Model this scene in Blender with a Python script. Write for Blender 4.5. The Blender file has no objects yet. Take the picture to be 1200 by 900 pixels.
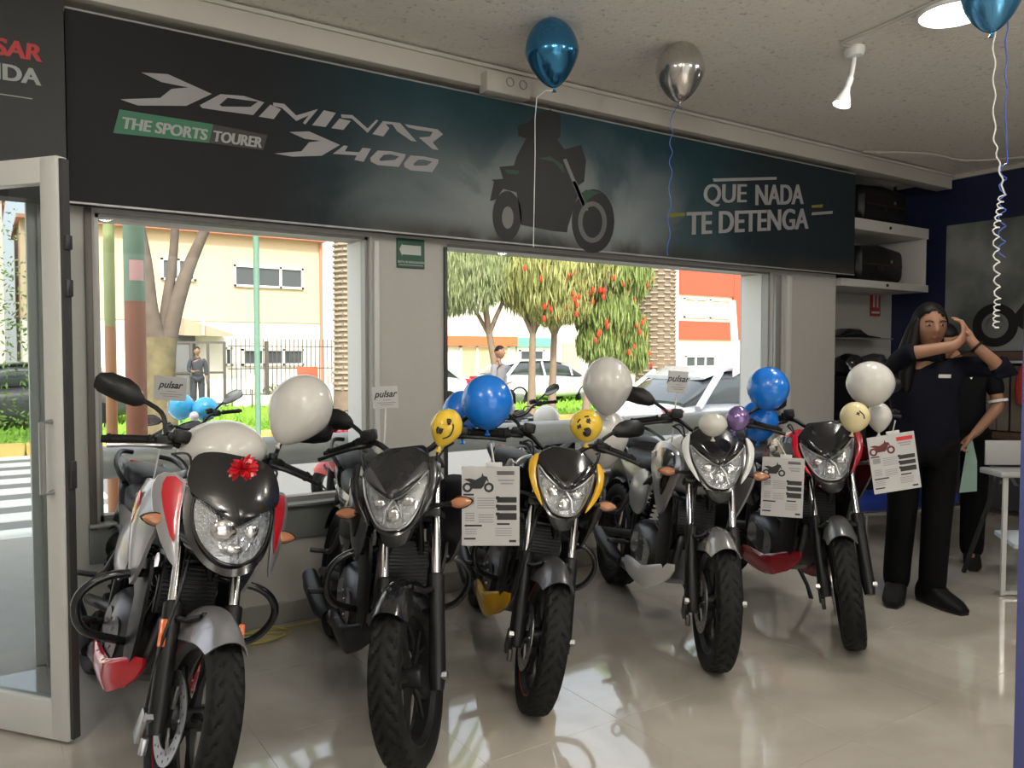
import bpy, bmesh, math, random
from mathutils import Vector, Matrix, Euler, noise
random.seed(7)
C = bpy.context.scene.collection
SC = bpy.context.scene
R = math.radians
PI = math.pi
# ---------------------------------------------------------------- camera
cam = bpy.data.objects.new('camera', bpy.data.cameras.new('camera')); C.objects.link(cam)
cam.location = (0, 0, 1.40)
cam.rotation_euler = (R(90 - 2.15), 0, R(56.4 - 90))
cam.data.sensor_width = 36; cam.data.lens = 27.9; cam.data.clip_start = 0.05; cam.data.clip_end = 300
SC.camera = cam
# ---------------------------------------------------------------- sky, sun, exposure
SC.view_settings.view_transform = 'Standard'; SC.view_settings.look = 'None'
SC.view_settings.gamma = 1; SC.view_settings.exposure = 0.12
world = bpy.data.worlds.new('world'); SC.world = world; world.use_nodes = True
wn = world.node_tree.nodes; wl = world.node_tree.links
bgn = wn['Background']
sky = wn.new('ShaderNodeTexSky'); sky.sky_type = 'NISHITA'; sky.sun_disc = False
sky.sun_elevation = R(48); sky.sun_rotation = R(200); sky.air_density = 1.0; sky.dust_density = 6.0; sky.ozone_density = 1.0
hz = wn.new('ShaderNodeMix'); hz.data_type = 'RGBA'; hz.inputs['Factor'].default_value = .7; hz.inputs['B'].default_value = (2.15, 2.08, 1.98, 1)   # thin bright haze over the whole sky
wl.new(sky.outputs[0], hz.inputs['A']); wl.new(hz.outputs['Result'], bgn.inputs[0]); bgn.inputs[1].default_value = 0.75
sd = bpy.data.lights.new('sun', 'SUN'); sd.energy = 3.2; sd.angle = R(1.0); sd.color = (1.0, 0.94, 0.85)
so = bpy.data.objects.new('sun', sd); C.objects.link(so)
so.rotation_euler = (R(48), 0, R(-24))      # comes from behind the shop, lights the houses across the street
def area(name, loc, size, power, color=(1, .97, .93), rot=(0, 0, 0), sy=None):
    l = bpy.data.lights.new(name, 'AREA'); l.energy = power; l.size = size; l.color = color
    if sy: l.shape = 'RECTANGLE'; l.size_y = sy
    o = bpy.data.objects.new(name, l); C.objects.link(o); o.location = loc; o.rotation_euler = rot
    return o
# added area light behind the camera: room fill, as daylight from an assumed entrance
area('added_entrance_fill', (.9, -3.05, 1.5), 3.9, 60, (0.95, 0.97, 1.0), (R(-90), 0, 0), 2.6)
# ---------------------------------------------------------------- materials
MATS = {}
def mat(name, col, rough=.5, metal=0.0, var=0.0, bump=0.0, scale=20.0, emit=0.0, coat=0.0, spec=.5, alpha=None):
    if name in MATS: return MATS[name]
    m = bpy.data.materials.new(name); m.use_nodes = True; nt = m.node_tree; n = nt.nodes; l = nt.links
    b = n['Principled BSDF']; c4 = (*col, 1)
    b.inputs['Base Color'].default_value = c4; b.inputs['Roughness'].default_value = rough
    b.inputs['Metallic'].default_value = metal; b.inputs['Specular IOR Level'].default_value = spec
    b.inputs['Coat Weight'].default_value = coat
    tc = n.new('ShaderNodeTexCoord'); nz = n.new('ShaderNodeTexNoise'); nz.inputs['Scale'].default_value = scale; nz.inputs['Detail'].default_value = 4
    l.new(tc.outputs['Object'], nz.inputs['Vector'])
    if var:
        mr = n.new('ShaderNodeMapRange'); mr.inputs[3].default_value = 1 - var; mr.inputs[4].default_value = 1 + var
        hs = n.new('ShaderNodeHueSaturation'); hs.inputs['Color'].default_value = c4
        l.new(nz.outputs[0], mr.inputs[0]); l.new(mr.outputs[0], hs.inputs['Value']); l.new(hs.outputs[0], b.inputs['Base Color'])
    else:
        mr = n.new('ShaderNodeMapRange'); dv_ = .01 if (coat or metal) else .04; mr.inputs[3].default_value = max(rough - dv_, 0); mr.inputs[4].default_value = rough + dv_
        l.new(nz.outputs[0], mr.inputs[0]); l.new(mr.outputs[0], b.inputs['Roughness'])
    if bump:
        bp = n.new('ShaderNodeBump'); bp.inputs['Strength'].default_value = bump; bp.inputs['Distance'].default_value = .01
        l.new(nz.outputs[0], bp.inputs['Height']); l.new(bp.outputs[0], b.inputs['Normal'])
    if emit:
        b.inputs['Emission Color'].default_value = c4; b.inputs['Emission Strength'].default_value = emit
    MATS[name] = m; return m
def glassy(name, tint=(1, 1, 1), gloss=.02, base=.04):
    if name in MATS: return MATS[name]
    m = bpy.data.materials.new(name); m.use_nodes = True; n = m.node_tree.nodes; l = m.node_tree.links
    n.remove(n['Principled BSDF']); out = n['Material Output']
    t = n.new('ShaderNodeBsdfTransparent'); t.inputs[0].default_value = (*tint, 1)
    g = n.new('ShaderNodeBsdfGlossy'); g.inputs['Roughness'].default_value = gloss
    f = n.new('ShaderNodeFresnel'); f.inputs[0].default_value = 1.45
    a = n.new('ShaderNodeMath'); a.operation = 'ADD'; a.inputs[1].default_value = base; a.use_clamp = True
    mx = n.new('ShaderNodeMixShader')
    ge = n.new('ShaderNodeNewGeometry'); iv = n.new('ShaderNodeMath'); iv.operation = 'SUBTRACT'; iv.inputs[0].default_value = 1; mu = n.new('ShaderNodeMath'); mu.operation = 'MULTIPLY'
    l.new(ge.outputs['Backfacing'], iv.inputs[1]); l.new(f.outputs[0], a.inputs[0]); l.new(a.outputs[0], mu.inputs[0]); l.new(iv.outputs[0], mu.inputs[1]); l.new(mu.outputs[0], mx.inputs[0]); l.new(t.outputs[0], mx.inputs[1]); l.new(g.outputs[0], mx.inputs[2]); l.new(mx.outputs[0], out.inputs[0])
    MATS[name] = m; return m
BLK = mat('black gloss paint', (.012, .012, .014), .16, coat=.4)
SAT = mat('black satin plastic', (.009, .009, .010), .40, spec=.4, var=.1)
RUB = mat('tyre rubber', (.008, .008, .008), .62, spec=.25, var=.15, scale=60)
CHR = mat('chrome', (.75, .75, .77), .12, 1.0)
MET = mat('brushed steel', (.45, .45, .46), .32, 1.0)
DKM = mat('dark cast metal', (.10, .10, .105), .38, .8, var=.3)
RED = mat('red paint', (.55, .01, .025), .2, coat=.5)
YEL = mat('yellow paint', (.75, .42, .01), .22, coat=.5)
WHT = mat('white paint', (.72, .72, .72), .2, coat=.5)
SIL = mat('silver paint', (.36, .36, .38), .28, .55, coat=.4)
GRY = mat('graphite paint', (.11, .11, .12), .3, .5, coat=.3)
SEATM = mat('seat vinyl', (.014, .014, .016), .5, spec=.4, bump=.15, scale=120)
ORG = mat('orange lens', (.85, .16, .03), .15, coat=.5)
AMB = mat('clear amber lens', (.50, .21, .10), .12, coat=.6)
PLW = mat('white plastic', (.78, .78, .76), .4)
REFL = mat('reflector chrome', (.55, .56, .58), .16, 1.0, bump=1.0, scale=95)
LENS = glassy('clear headlamp lens', (.95, .96, .97), .02, .10)
SMOKE = glassy('smoked screen', (.10, .10, .12), .04, .08)
# ---------------------------------------------------------------- mesh builder
class MB:
    def __init__(s): s.bm = bmesh.new()
    def box(s, c, d, rot=None, bev=0.0, seg=2):
        r = bmesh.ops.create_cube(s.bm, size=1.0); vs = r['verts']
        bmesh.ops.scale(s.bm, vec=d, verts=vs)
        if bev:
            es = list({e for v in vs for e in v.link_edges})
            rr = bmesh.ops.bevel(s.bm, geom=es, offset=bev, segments=seg, affect='EDGES', profile=.5)
            vs = list({v for f in rr['faces'] for v in f.verts} | {v for v in vs if v.is_valid})
        if rot: bmesh.ops.rotate(s.bm, cent=(0, 0, 0), matrix=Euler(rot).to_matrix(), verts=vs)
        bmesh.ops.translate(s.bm, vec=c, verts=vs); return s
    def rings(s, rs, cap=True, closed=False):
        vv = [[s.bm.verts.new(p) for p in r] for r in rs]; n = len(vv[0])
        m = len(vv)
        for i in range(m if closed else m - 1):
            a, b = vv[i], vv[(i + 1) % m]
            for j in range(n):
                try: s.bm.faces.new((a[j], a[(j + 1) % n], b[(j + 1) % n], b[j]))
                except ValueError: pass
        if cap and not closed:
            s.bm.faces.new(vv[0][::-1]); s.bm.faces.new(vv[-1])
        return s
    def tube(s, pts, r, n=8, smooth=0, closed=False):
        P = [Vector(p) for p in pts]
        rr = list(r) if isinstance(r, (list, tuple)) else [r] * len(P)
        if smooth:
            Q = []; S = []; m = len(P)
            for i in range(m if closed else m - 1):
                g = lambda k: P[k % m] if closed else P[max(0, min(m - 1, k))]
                p0, p1, p2, p3 = g(i - 1), g(i), g(i + 1), g(i + 2)
                for k in range(smooth):
                    t = k / smooth
                    Q.append(.5 * ((2 * p1) + (p2 - p0) * t + (2 * p0 - 5 * p1 + 4 * p2 - p3) * t * t + (3 * p1 - p0 - 3 * p2 + p3) * t ** 3))
                    S.append(rr[i] * (1 - t) + rr[(i + 1) % m] * t)
            if not closed: Q.append(P[-1]); S.append(rr[-1])
            P, rr = Q, S
        m = len(P); out = []; up = None
        for i in range(m):
            if closed: d = P[(i + 1) % m] - P[i - 1]
            else: d = P[min(i + 1, m - 1)] - P[max(i - 1, 0)]
            if d.length < 1e-9: d = Vector((0, 0, 1))
            d.normalize()
            if up is None: up = Vector((0, 0, 1)) if abs(d.z) < .9 else Vector((1, 0, 0))
            a = d.cross(up)
            if a.length < 1e-6: a = d.orthogonal()
            a.normalize(); b = a.cross(d).normalized(); up = b
            out.append([P[i] + (a * math.cos(2 * PI * k / n) + b * math.sin(2 * PI * k / n)) * rr[i] for k in range(n)])
        return s.rings(out, True, closed)
    def lathe(s, prof, c=(0, 0, 0), axis='z', n=24, rot=None, closed=False):
        M = {'z': Matrix.Identity(3), 'x': Matrix(((0, 0, 1), (0, 1, 0), (-1, 0, 0))), 'y': Matrix(((1, 0, 0), (0, 0, 1), (0, -1, 0)))}[axis]
        if rot: M = Euler(rot).to_matrix() @ M
        c = Vector(c)
        rs = [[c + M @ Vector((r * math.cos(2 * PI * k / n), r * math.sin(2 * PI * k / n), h)) for k in range(n)] for r, h in prof]
        return s.rings(rs, not closed, closed)
    def loft(s, st, n=16, along='x'):
        rs = []
        for x, zb, zt, hw, e in st:
            ring = []
            for k in range(n):
                a = 2 * PI * (k + .5) / n; ca, sa = math.cos(a), math.sin(a)
                y = hw * math.copysign(abs(ca) ** (2 / e), ca); z = (zb + zt) / 2 + (zt - zb) / 2 * math.copysign(abs(sa) ** (2 / e), sa)
                ring.append(Vector((x, y, z)) if along == 'x' else Vector((y, x, z)) if along == 'y' else Vector((y, z, x)))
            rs.append(ring)
        return s.rings(rs)
    def panel(s, outline, fn, thick, bulge=0.0, lev=(1, .93, .75, .5, .25), ctr=None):
        """outline: 2D points; fn(u,v,d) -> 3D point, d = height over the base surface"""
        n = len(outline); cu = sum(p[0] for p in outline) / n; cv = sum(p[1] for p in outline) / n
        if ctr: cu, cv = ctr
        def ring(k, d): return [Vector(fn(cu + (u - cu) * k, cv + (v - cv) * k, d)) for u, v in outline]
        rs = [ring(.5, -thick), ring(1, -thick)]
        for k in lev: rs.append(ring(k, bulge * (1 - k * k)))
        return s.rings(rs)
    def flat(s, pts3, off):
        """thin prism: polygon pts3 pushed by vector off"""
        o = Vector(off); a = [Vector(p) for p in pts3]
        return s.rings([a, [p + o for p in a]])
    def ball(s, c, r, n=16, m=10, sc=(1, 1, 1)):
        g = bmesh.ops.create_uvsphere(s.bm, u_segments=n, v_segments=m, radius=r)
        bmesh.ops.scale(s.bm, vec=sc, verts=g['verts']); bmesh.ops.translate(s.bm, vec=c, verts=g['verts']); return s
    def mirror(s):
        g = bmesh.ops.duplicate(s.bm, geom=s.bm.verts[:] + s.bm.edges[:] + s.bm.faces[:])
        vs = [e for e in g['geom'] if isinstance(e, bmesh.types.BMVert)]
        for v in vs: v.co.y = -v.co.y
        bmesh.ops.reverse_faces(s.bm, faces=[e for e in g['geom'] if isinstance(e, bmesh.types.BMFace)]); return s
    def mesh(s, name='mesh', m=None, sharp=38):
        bmesh.ops.recalc_face_normals(s.bm, faces=s.bm.faces[:])
        me = bpy.data.meshes.new(name); s.bm.to_mesh(me); s.bm.free()
        for p in me.polygons: p.use_smooth = True
        me.set_sharp_from_angle(angle=R(sharp))
        if m: me.materials.append(m)
        return me
    def build(s, name, m, parent=None, mtx=None, sharp=38):
        return link(name, s.mesh(name, m, sharp), parent, mtx)
def link(name, me, parent=None, mtx=None):
    o = bpy.data.objects.new(name, me); C.objects.link(o)
    if parent: o.parent = parent
    if mtx is not None: o.matrix_local = mtx
    return o
GROUPS = {'placard': 'price placards hanging from the motorcycles', 'tree': 'trees across the street', 'balloon': 'party balloons', 'helmet': 'helmets on the gear rack', 'case': 'top cases on the wall shelves', 'building': 'houses across the street', 'bush': 'shrubs across the street', 'ribbon': 'curling ribbons at the top right', 'banner': 'banners above the windows and door', 'conduit': 'ceiling conduits'}
def tag(o, label, cat, group=None, kind=None):
    o['label'] = label; o['category'] = cat
    group = group or GROUPS.get(cat)
    if group: o['group'] = group
    if kind: o['kind'] = kind
    return o
def thing(name, label, cat, loc=(0, 0, 0), rot=(0, 0, 0), group=None, sc=1):
    o = bpy.data.objects.new(name, None); C.objects.link(o); o.empty_display_size = .1
    o.location = loc; o.rotation_euler = rot; o.scale = (sc, sc, sc)
    return tag(o, label, cat, group)
def struct(name, mb, m, parent=None, label=None, sharp=38):
    o = mb.build(name, m, parent, sharp=sharp); o['kind'] = 'structure'
    if label: o['label'] = label
    return o
def text_mesh(txt, size, m, bold=0.0, shear=0.0, depth=.001, align='LEFT', sx=1.0):
    cu = bpy.data.curves.new('lettering', 'FONT'); cu.body = txt; cu.size = size; cu.shear = shear; cu.extrude = depth
    cu.offset = bold; cu.align_x = align; cu.resolution_u = 4
    o = bpy.data.objects.new('lettering', cu); C.objects.link(o)
    dg = bpy.context.evaluated_depsgraph_get(); me = bpy.data.meshes.new_from_object(o.evaluated_get(dg))
    bpy.data.objects.remove(o); me.materials.clear(); me.materials.append(m)
    for v in me.vertices: v.co.x *= sx
    return me
def basis(o, ex, ez):
    """matrix: local x -> ex, local y -> ez (up of a flat print), local z -> facing normal"""
    ex = Vector(ex).normalized(); ey = Vector(ez).normalized(); n = ex.cross(ey)
    m = Matrix((ex, ey, n)).transposed().to_4x4(); m.translation = Vector(o); return m
# ================================================================ THE SHOP
D = 4.07; CEIL = 3.07; XL = -2.2; XR = 7.6; YB = -3.2; WT = .32
WALL = mat('off white wall paint', (.50, .49, .46), .6, var=.04, bump=.05, scale=30)
WALLG = mat('grey wall paint', (.40, .395, .375), .6, var=.05, bump=.05, scale=30)
BLUE = mat('navy wall paint', (.006, .010, .045), .5, var=.08, bump=.05, scale=25)
ALU = mat('grey aluminium frame', (.33, .33, .32), .38, .3)
WALU = mat('white aluminium frame', (.66, .66, .64), .35)
BASE = mat('grey baseboard tile', (.30, .29, .27), .25)
def floor_mat():
    m = mat('polished floor tile', (.40, .36, .31), .07); n = m.node_tree.nodes; l = m.node_tree.links; b = n['Principled BSDF']
    g = n.new('ShaderNodeNewGeometry'); z1 = n.new('ShaderNodeTexNoise'); z1.inputs['Scale'].default_value = 1.3; z1.inputs['Detail'].default_value = 6; z1.inputs['Distortion'].default_value = 1.2
    cr = n.new('ShaderNodeValToRGB'); cr.color_ramp.elements[0].color = (.43, .395, .345, 1); cr.color_ramp.elements[1].color = (.56, .52, .46, 1)
    cr.color_ramp.elements[0].position = .35; cr.color_ramp.elements[1].position = .65
    l.new(g.outputs['Position'], z1.inputs['Vector']); l.new(z1.outputs[0], cr.inputs[0]); l.new(cr.outputs[0], b.inputs['Base Color'])
    b.inputs['Specular IOR Level'].default_value = 1.0; b.inputs['Coat Weight'].default_value = .6; b.inputs['Coat Roughness'].default_value = .02
    z2 = n.new('ShaderNodeTexNoise'); z2.inputs['Scale'].default_value = 2.5; bp = n.new('ShaderNodeBump'); bp.inputs['Strength'].default_value = .015; bp.inputs['Distance'].default_value = .02
    l.new(g.outputs['Position'], z2.inputs['Vector']); l.new(z2.outputs[0], bp.inputs['Height']); l.new(bp.outputs[0], b.inputs['Normal'])
    return m
FT = floor_mat(); GROUT = mat('tile grout', (.42, .385, .34), .5)
fl = MB(); fl.box(((XL + XR) / 2, (YB + D + WT) / 2, -.05), (XR - XL + .2, D + WT - YB, .092)); floor = struct('floor', fl, GROUT, label='polished beige tiled shop floor')
tb = MB().box((0, 0, -.004), (.5994, .5994, .008), bev=.0006, seg=1).mesh('tile', FT)
ny = int((D - YB) / .6) + 1; nx = int((XR - XL) / .6) + 1
for i in range(nx):
    for j in range(ny):
        x = XL + .3 + i * .6; y = D - .3 - j * .6
        if x > XR - .2 or y < YB + .1: continue
        o = link('tile', tb, floor); o.location = (x, y, 0)
def ceil_mat():
    m = mat('popcorn ceiling', (.47, .45, .415), .85); n = m.node_tree.nodes; l = m.node_tree.links; b = n['Principled BSDF']
    g = n.new('ShaderNodeNewGeometry'); v = n.new('ShaderNodeTexVoronoi'); v.inputs['Scale'].default_value = 38; v.inputs['Randomness'].default_value = 1
    z = n.new('ShaderNodeTexNoise'); z.inputs['Scale'].default_value = 26; z.inputs['Detail'].default_value = 5; z.inputs['Roughness'].default_value = .7
    l.new(g.outputs['Position'], v.inputs['Vector']); l.new(g.outputs['Position'], z.inputs['Vector'])
    mx = n.new('ShaderNodeMath'); mx.operation = 'MULTIPLY'; l.new(v.outputs[0], mx.inputs[0]); l.new(z.outputs[0], mx.inputs[1])
    bp = n.new('ShaderNodeBump'); bp.inputs['Strength'].default_value = 1.0; bp.inputs['Distance'].default_value = .02; l.new(z.outputs[0], bp.inputs['Height']); l.new(bp.outputs[0], b.inputs['Normal'])
    cr = n.new('ShaderNodeValToRGB'); cr.color_ramp.elements[0].position = .30; cr.color_ramp.elements[0].color = (.50, .46, .40, 1); cr.color_ramp.elements[1].position = .42; cr.color_ramp.elements[1].color = (.86, .82, .75, 1)
    l.new(z.outputs[0], cr.inputs[0]); l.new(cr.outputs[0], b.inputs['Base Color'])
    return m
c_ = MB().box(((XL + XR) / 2, (YB + D + WT) / 2, CEIL + .1), (XR - XL + .6, D + WT - YB + .4, .2)); struct('ceiling', c_, ceil_mat())
W1 = (.43, 1.77, .61, 2.045); W2 = (2.25, 5.16, .61, 2.045)
DX0, DX1, DH = -1.5, .205, 2.14
w = MB(); yc = D + WT / 2
def wb(x0, x1, z0, z1, y0=D, y1=D + WT): w.box(((x0 + x1) / 2, (y0 + y1) / 2, (z0 + z1) / 2), (x1 - x0, y1 - y0, z1 - z0))
wb(XL, DX0, 0, CEIL); wb(DX0, DX1, DH, CEIL); wb(DX1, W1[0], 0, CEIL); wb(W1[0], W1[1], 0, W1[2]); wb(W1[0], W1[1], W1[3], CEIL)
wb(W1[1], W2[0], 0, CEIL); wb(W2[0], W2[1], 0, W2[2]); wb(W2[0], W2[1], W2[3], CEIL); wb(W2[1], 5.97, 0, CEIL)
struct('wall_front', w, WALL)
# recess to the right of the pier, with grey back wall
w = MB(); w.box((6.8, 4.65, CEIL / 2), (1.9, .2, CEIL)); w.box((5.92, 4.46, CEIL / 2), (.1, .2, CEIL)); struct('wall_recess', w, WALLG)
w = MB(); w.box((XR + .1, (YB + 4.75) / 2, CEIL / 2), (.2, 4.75 - YB, CEIL)); struct('wall_right', w, BLUE)
w = MB(); w.box((XL - .1, (YB + D) / 2, CEIL / 2), (.2, D - YB, CEIL)); struct('wall_left', w, WALL)
w = MB(); w.box((-1.65, YB - .1, CEIL / 2), (1.1, .2, CEIL)); w.box((5.25, YB - .1, CEIL / 2), (4.7, .2, CEIL)); w.box((.9, YB - .1, 2.94), (4.0, .2, .26)); struct('wall_back', w, WALL)
# assumed shop front glass; entrance behind the camera assumed and narrowed for light
fr = MB()
for x in (-1.05, .9, 2.85): fr.box((x, YB - .1, 1.4), (.08, .1, 2.8))
fr.box((.9, YB - .1, 2.77), (4.0, .1, .08)); fr.box((.9, YB - .1, .04), (4.0, .1, .08))
o = struct('assumed_window_3', fr, ALU); gp = MB().box((.9, YB - .1, 1.4), (3.8, .012, 2.7)).build('pane', glassy('window glass', (.96, .98, .97), .005, .0), o)
# baseboard (pieces per wall section)
b = MB().box(((DX1 + 5.97) / 2, D - .008, .056), (5.97 - DX1, .016, .112), bev=.003, seg=1); struct('baseboard_front', b, BASE)
b = MB().box((XR - .008, (YB + 4.55) / 2, .05), (.016, 4.55 - YB, .10), bev=.003, seg=1); struct('baseboard_right', b, BASE)
# windows
GL = glassy('window glass')
def window(name, W, mull):
    x0, x1, z0, z1 = W; f = MB(); t = .018; y = D + .06
    f.box(((x0 + x1) / 2, y, z1 - t / 2), (x1 - x0, .06, t)); f.box(((x0 + x1) / 2, y, z0 + .02), (x1 - x0, .06, .04))
    f.box((x0 + t / 2, y, (z0 + z1) / 2), (t, .06, z1 - z0 - .001)); f.box((x1 - t / 2, y, (z0 + z1) / 2), (t, .06, z1 - z0 - .001))
    o = struct(name, f, ALU)
    p = MB().box(((x0 + x1) / 2, y, (z0 + z1) / 2), (x1 - x0 - t, .006, z1 - z0 - t)).build('pane', GL, o)
    l = MB().box(((x0 + x1) / 2 , D - .012, z0 - .085), (x1 - x0 + .10, .022, .17), bev=.003).build('apron_panel', mat('apron grey', (.20, .21, .21), .45), o)
    l2 = MB().box(((x0 + x1) / 2, D - .02, z0 + .008), (x1 - x0 + .10, .075, .016), bev=.004).build('window_sill', ALU, o)
    r = MB()
    for xx, s_ in ((x0, 1), (x1, -1)): r.box((xx + s_ * .006, D + .2, (z0 + z1) / 2), (.012, .2, z1 - z0 - .03))
    r.build('reveal_lining', mat('white reveal', (.90, .88, .85), .5), o)
    return o
window('window_1', W1, []); window('window_2', W2, [])
t = MB().box((1.80, D - .014, 1.31), (.028, .026, 1.42), bev=.003); struct('trim_1', t, WALU)
t = MB().box((5.335, D - .014, 1.31), (.06, .026, 1.42), bev=.003); struct('trim_2', t, WALU)
t = MB().box((5.20, D - .014, 1.31), (.07, .026, 1.42), bev=.003); struct('trim_3', t, ALU)
t = MB().box((2.235, D - .01, 1.31), (.02, .018, 1.42), bev=.003); struct('trim_4', t, mat('dark frame', (.05, .05, .05), .4))
t = MB().box((.40, D - .014, 1.33), (.03, .026, 1.46), bev=.003); struct('trim_5', t, mat('brown grey frame', (.12, .105, .095), .4))
# duct along the top of the banner
t = MB().box((2.75, D - .075, 2.985), (9.5, .15, .11), bev=.006); t.box((2.75, D - .152, 3.048), (9.5, .03, .02))
struct('trim_6', t, mat('cream duct', (.50, .475, .43), .5))
t = MB().box((7.585, 1.0, 3.05), (.03, 7.0, .04)); struct('trim_7', t, mat('cream duct', (.5, .5, .5)))
# guard tube outside the sill
o = MB(); o.tube([(.45, D + .46, .845), (5.3, D + .46, .845)], .085, 20)
for x in (.6, 2.0, 3.6, 5.2): o.tube([(x, D + .46, -.08), (x, D + .46, .80)], .03, 8)
tag(o.build('guard_rail', mat('galvanised rail', (.42, .42, .41), .45, .2)), 'thick horizontal grey metal guard tube outside below the windows', 'rail')
# ---------------- open glazed door leaf
dv = Vector((.24 - (-.42), 3.22 - 4.07, 0)); W_ = dv.length; ang = math.atan2(dv.y, dv.x)
door = bpy.data.objects.new('door_1', None); C.objects.link(door); door.location = (-.42, 4.06, .012); door.rotation_euler = (0, 0, ang); door['kind'] = 'structure'
door['label'] = 'open glazed shop door with white metal frame'
f = MB(); Hd = 2.08
f.box((W_ / 2, 0, Hd - .045), (W_ - .002, .045, .09), bev=.004); f.box((W_ / 2, 0, .07), (W_ - .002, .045, .14), bev=.004)
f.box((.04, 0, Hd / 2), (.08, .0452, Hd - .002), bev=.004); f.box((W_ - .04, 0, Hd / 2), (.08, .0452, Hd - .002), bev=.004)
f.build('door_frame', WALU, door)
MB().box((W_ / 2, 0, Hd / 2), (W_ - .14, .006, Hd - .2)).build('glass_pane', glassy('door glass', (.70, .74, .74), .01, .06), door)
MB().box((W_ + .008, .0, Hd / 2), (.014, .03, Hd - .02)).build('edge_seal', mat('dark frame', (.05, .05, .05)), door)
k = MB().box((W_ + .018, -.0, .96), (.02, .026, .10), bev=.004); k.box((W_ + .018, 0, 1.62), (.02, .026, .06), bev=.003); k.box((W_ + .018, 0, 1.78), (.02, .026, .05), bev=.003); k.build('door_latch', DKM, door)
k = MB().tube([(W_ - .04, -.03, .9), (W_ - .04, -.07, .9), (W_ - .04, -.07, 1.15), (W_ - .04, -.03, 1.15)], .01, 8); k.build('door_handle', MET, door)
p = MB().box((-.45, D + .1, 1.07), (.05, .12, 2.14)); p.box((DX1 - .02, D + .1, 1.07), (.04, .12, 2.14)); p.box((-.65, D + .1, 2.12), (1.7, .12, .05)); p.box((DX0 + .02, D + .1, 1.07), (.04, .12, 2.14)); struct('door_2', p, WALU)
# ================================================================ BANNERS
# flush disc lamp with its light below; globes are added unseen fill
LAMP = mat('lamp disc', (1.0, .96, .88), .5, emit=9.0)
def disc_lamp(x, y, pw, label=None):
    if not label: return fill_globe(x, y, pw)
    t = thing('ceiling_lamp', label or 'round flush white ceiling lamp, lit', 'lamp', (x, y, CEIL), group=None if label else 'added ceiling lamps out of view')
    MB().lathe([(0, -.001), (.165, -.001), (.165, -.03), (.155, -.035), (.150, -.03)], n=40).build('housing', PLW, t)
    MB().lathe([(0, -.0345), (.149, -.0345), (.149, -.038), (.10, -.041), (0, -.042)], n=40).build('diffuser', LAMP, t)
    l = bpy.data.lights.new('lamp_light', 'AREA'); l.shape = 'DISK'; l.size = .3; l.energy = pw; l.color = (1, .95, .87)
    o = bpy.data.objects.new('lamp_light', l); C.objects.link(o); o.parent = t; o.location = (0, 0, -.055)
def fill_globe(x, y, pw):
    t = thing('unseen_fill_globe', 'added unseen white globe on a short rod, fill light for the room', 'lamp', (x, y, CEIL), group='added fill globes out of view')
    MB().lathe([(0, -.001), (.05, -.001), (.05, -.02), (0, -.022)], n=20).build('ceiling_rose', PLW, t); MB().tube([(0, 0, -.02), (0, 0, -.18)], .008, 8).build('rod', PLW, t)
    MB().ball((0, 0, -.28), .11, 24, 16).build('globe', mat('fill globe glow', (1, .96, .88), .4, emit=62.0), t)
disc_lamp(3.93, 2.06, 13, 'round lit ceiling lamp at the top right beside the blue balloon')
for x, y in ((1.0, .9), (-.9, 1.4), (1.0, -.35), (3.2, .1), (5.6, -.4)): disc_lamp(x, y, 30)  # unlabelled ones become glowing globes, added out of view to brighten ceiling and room
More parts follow.
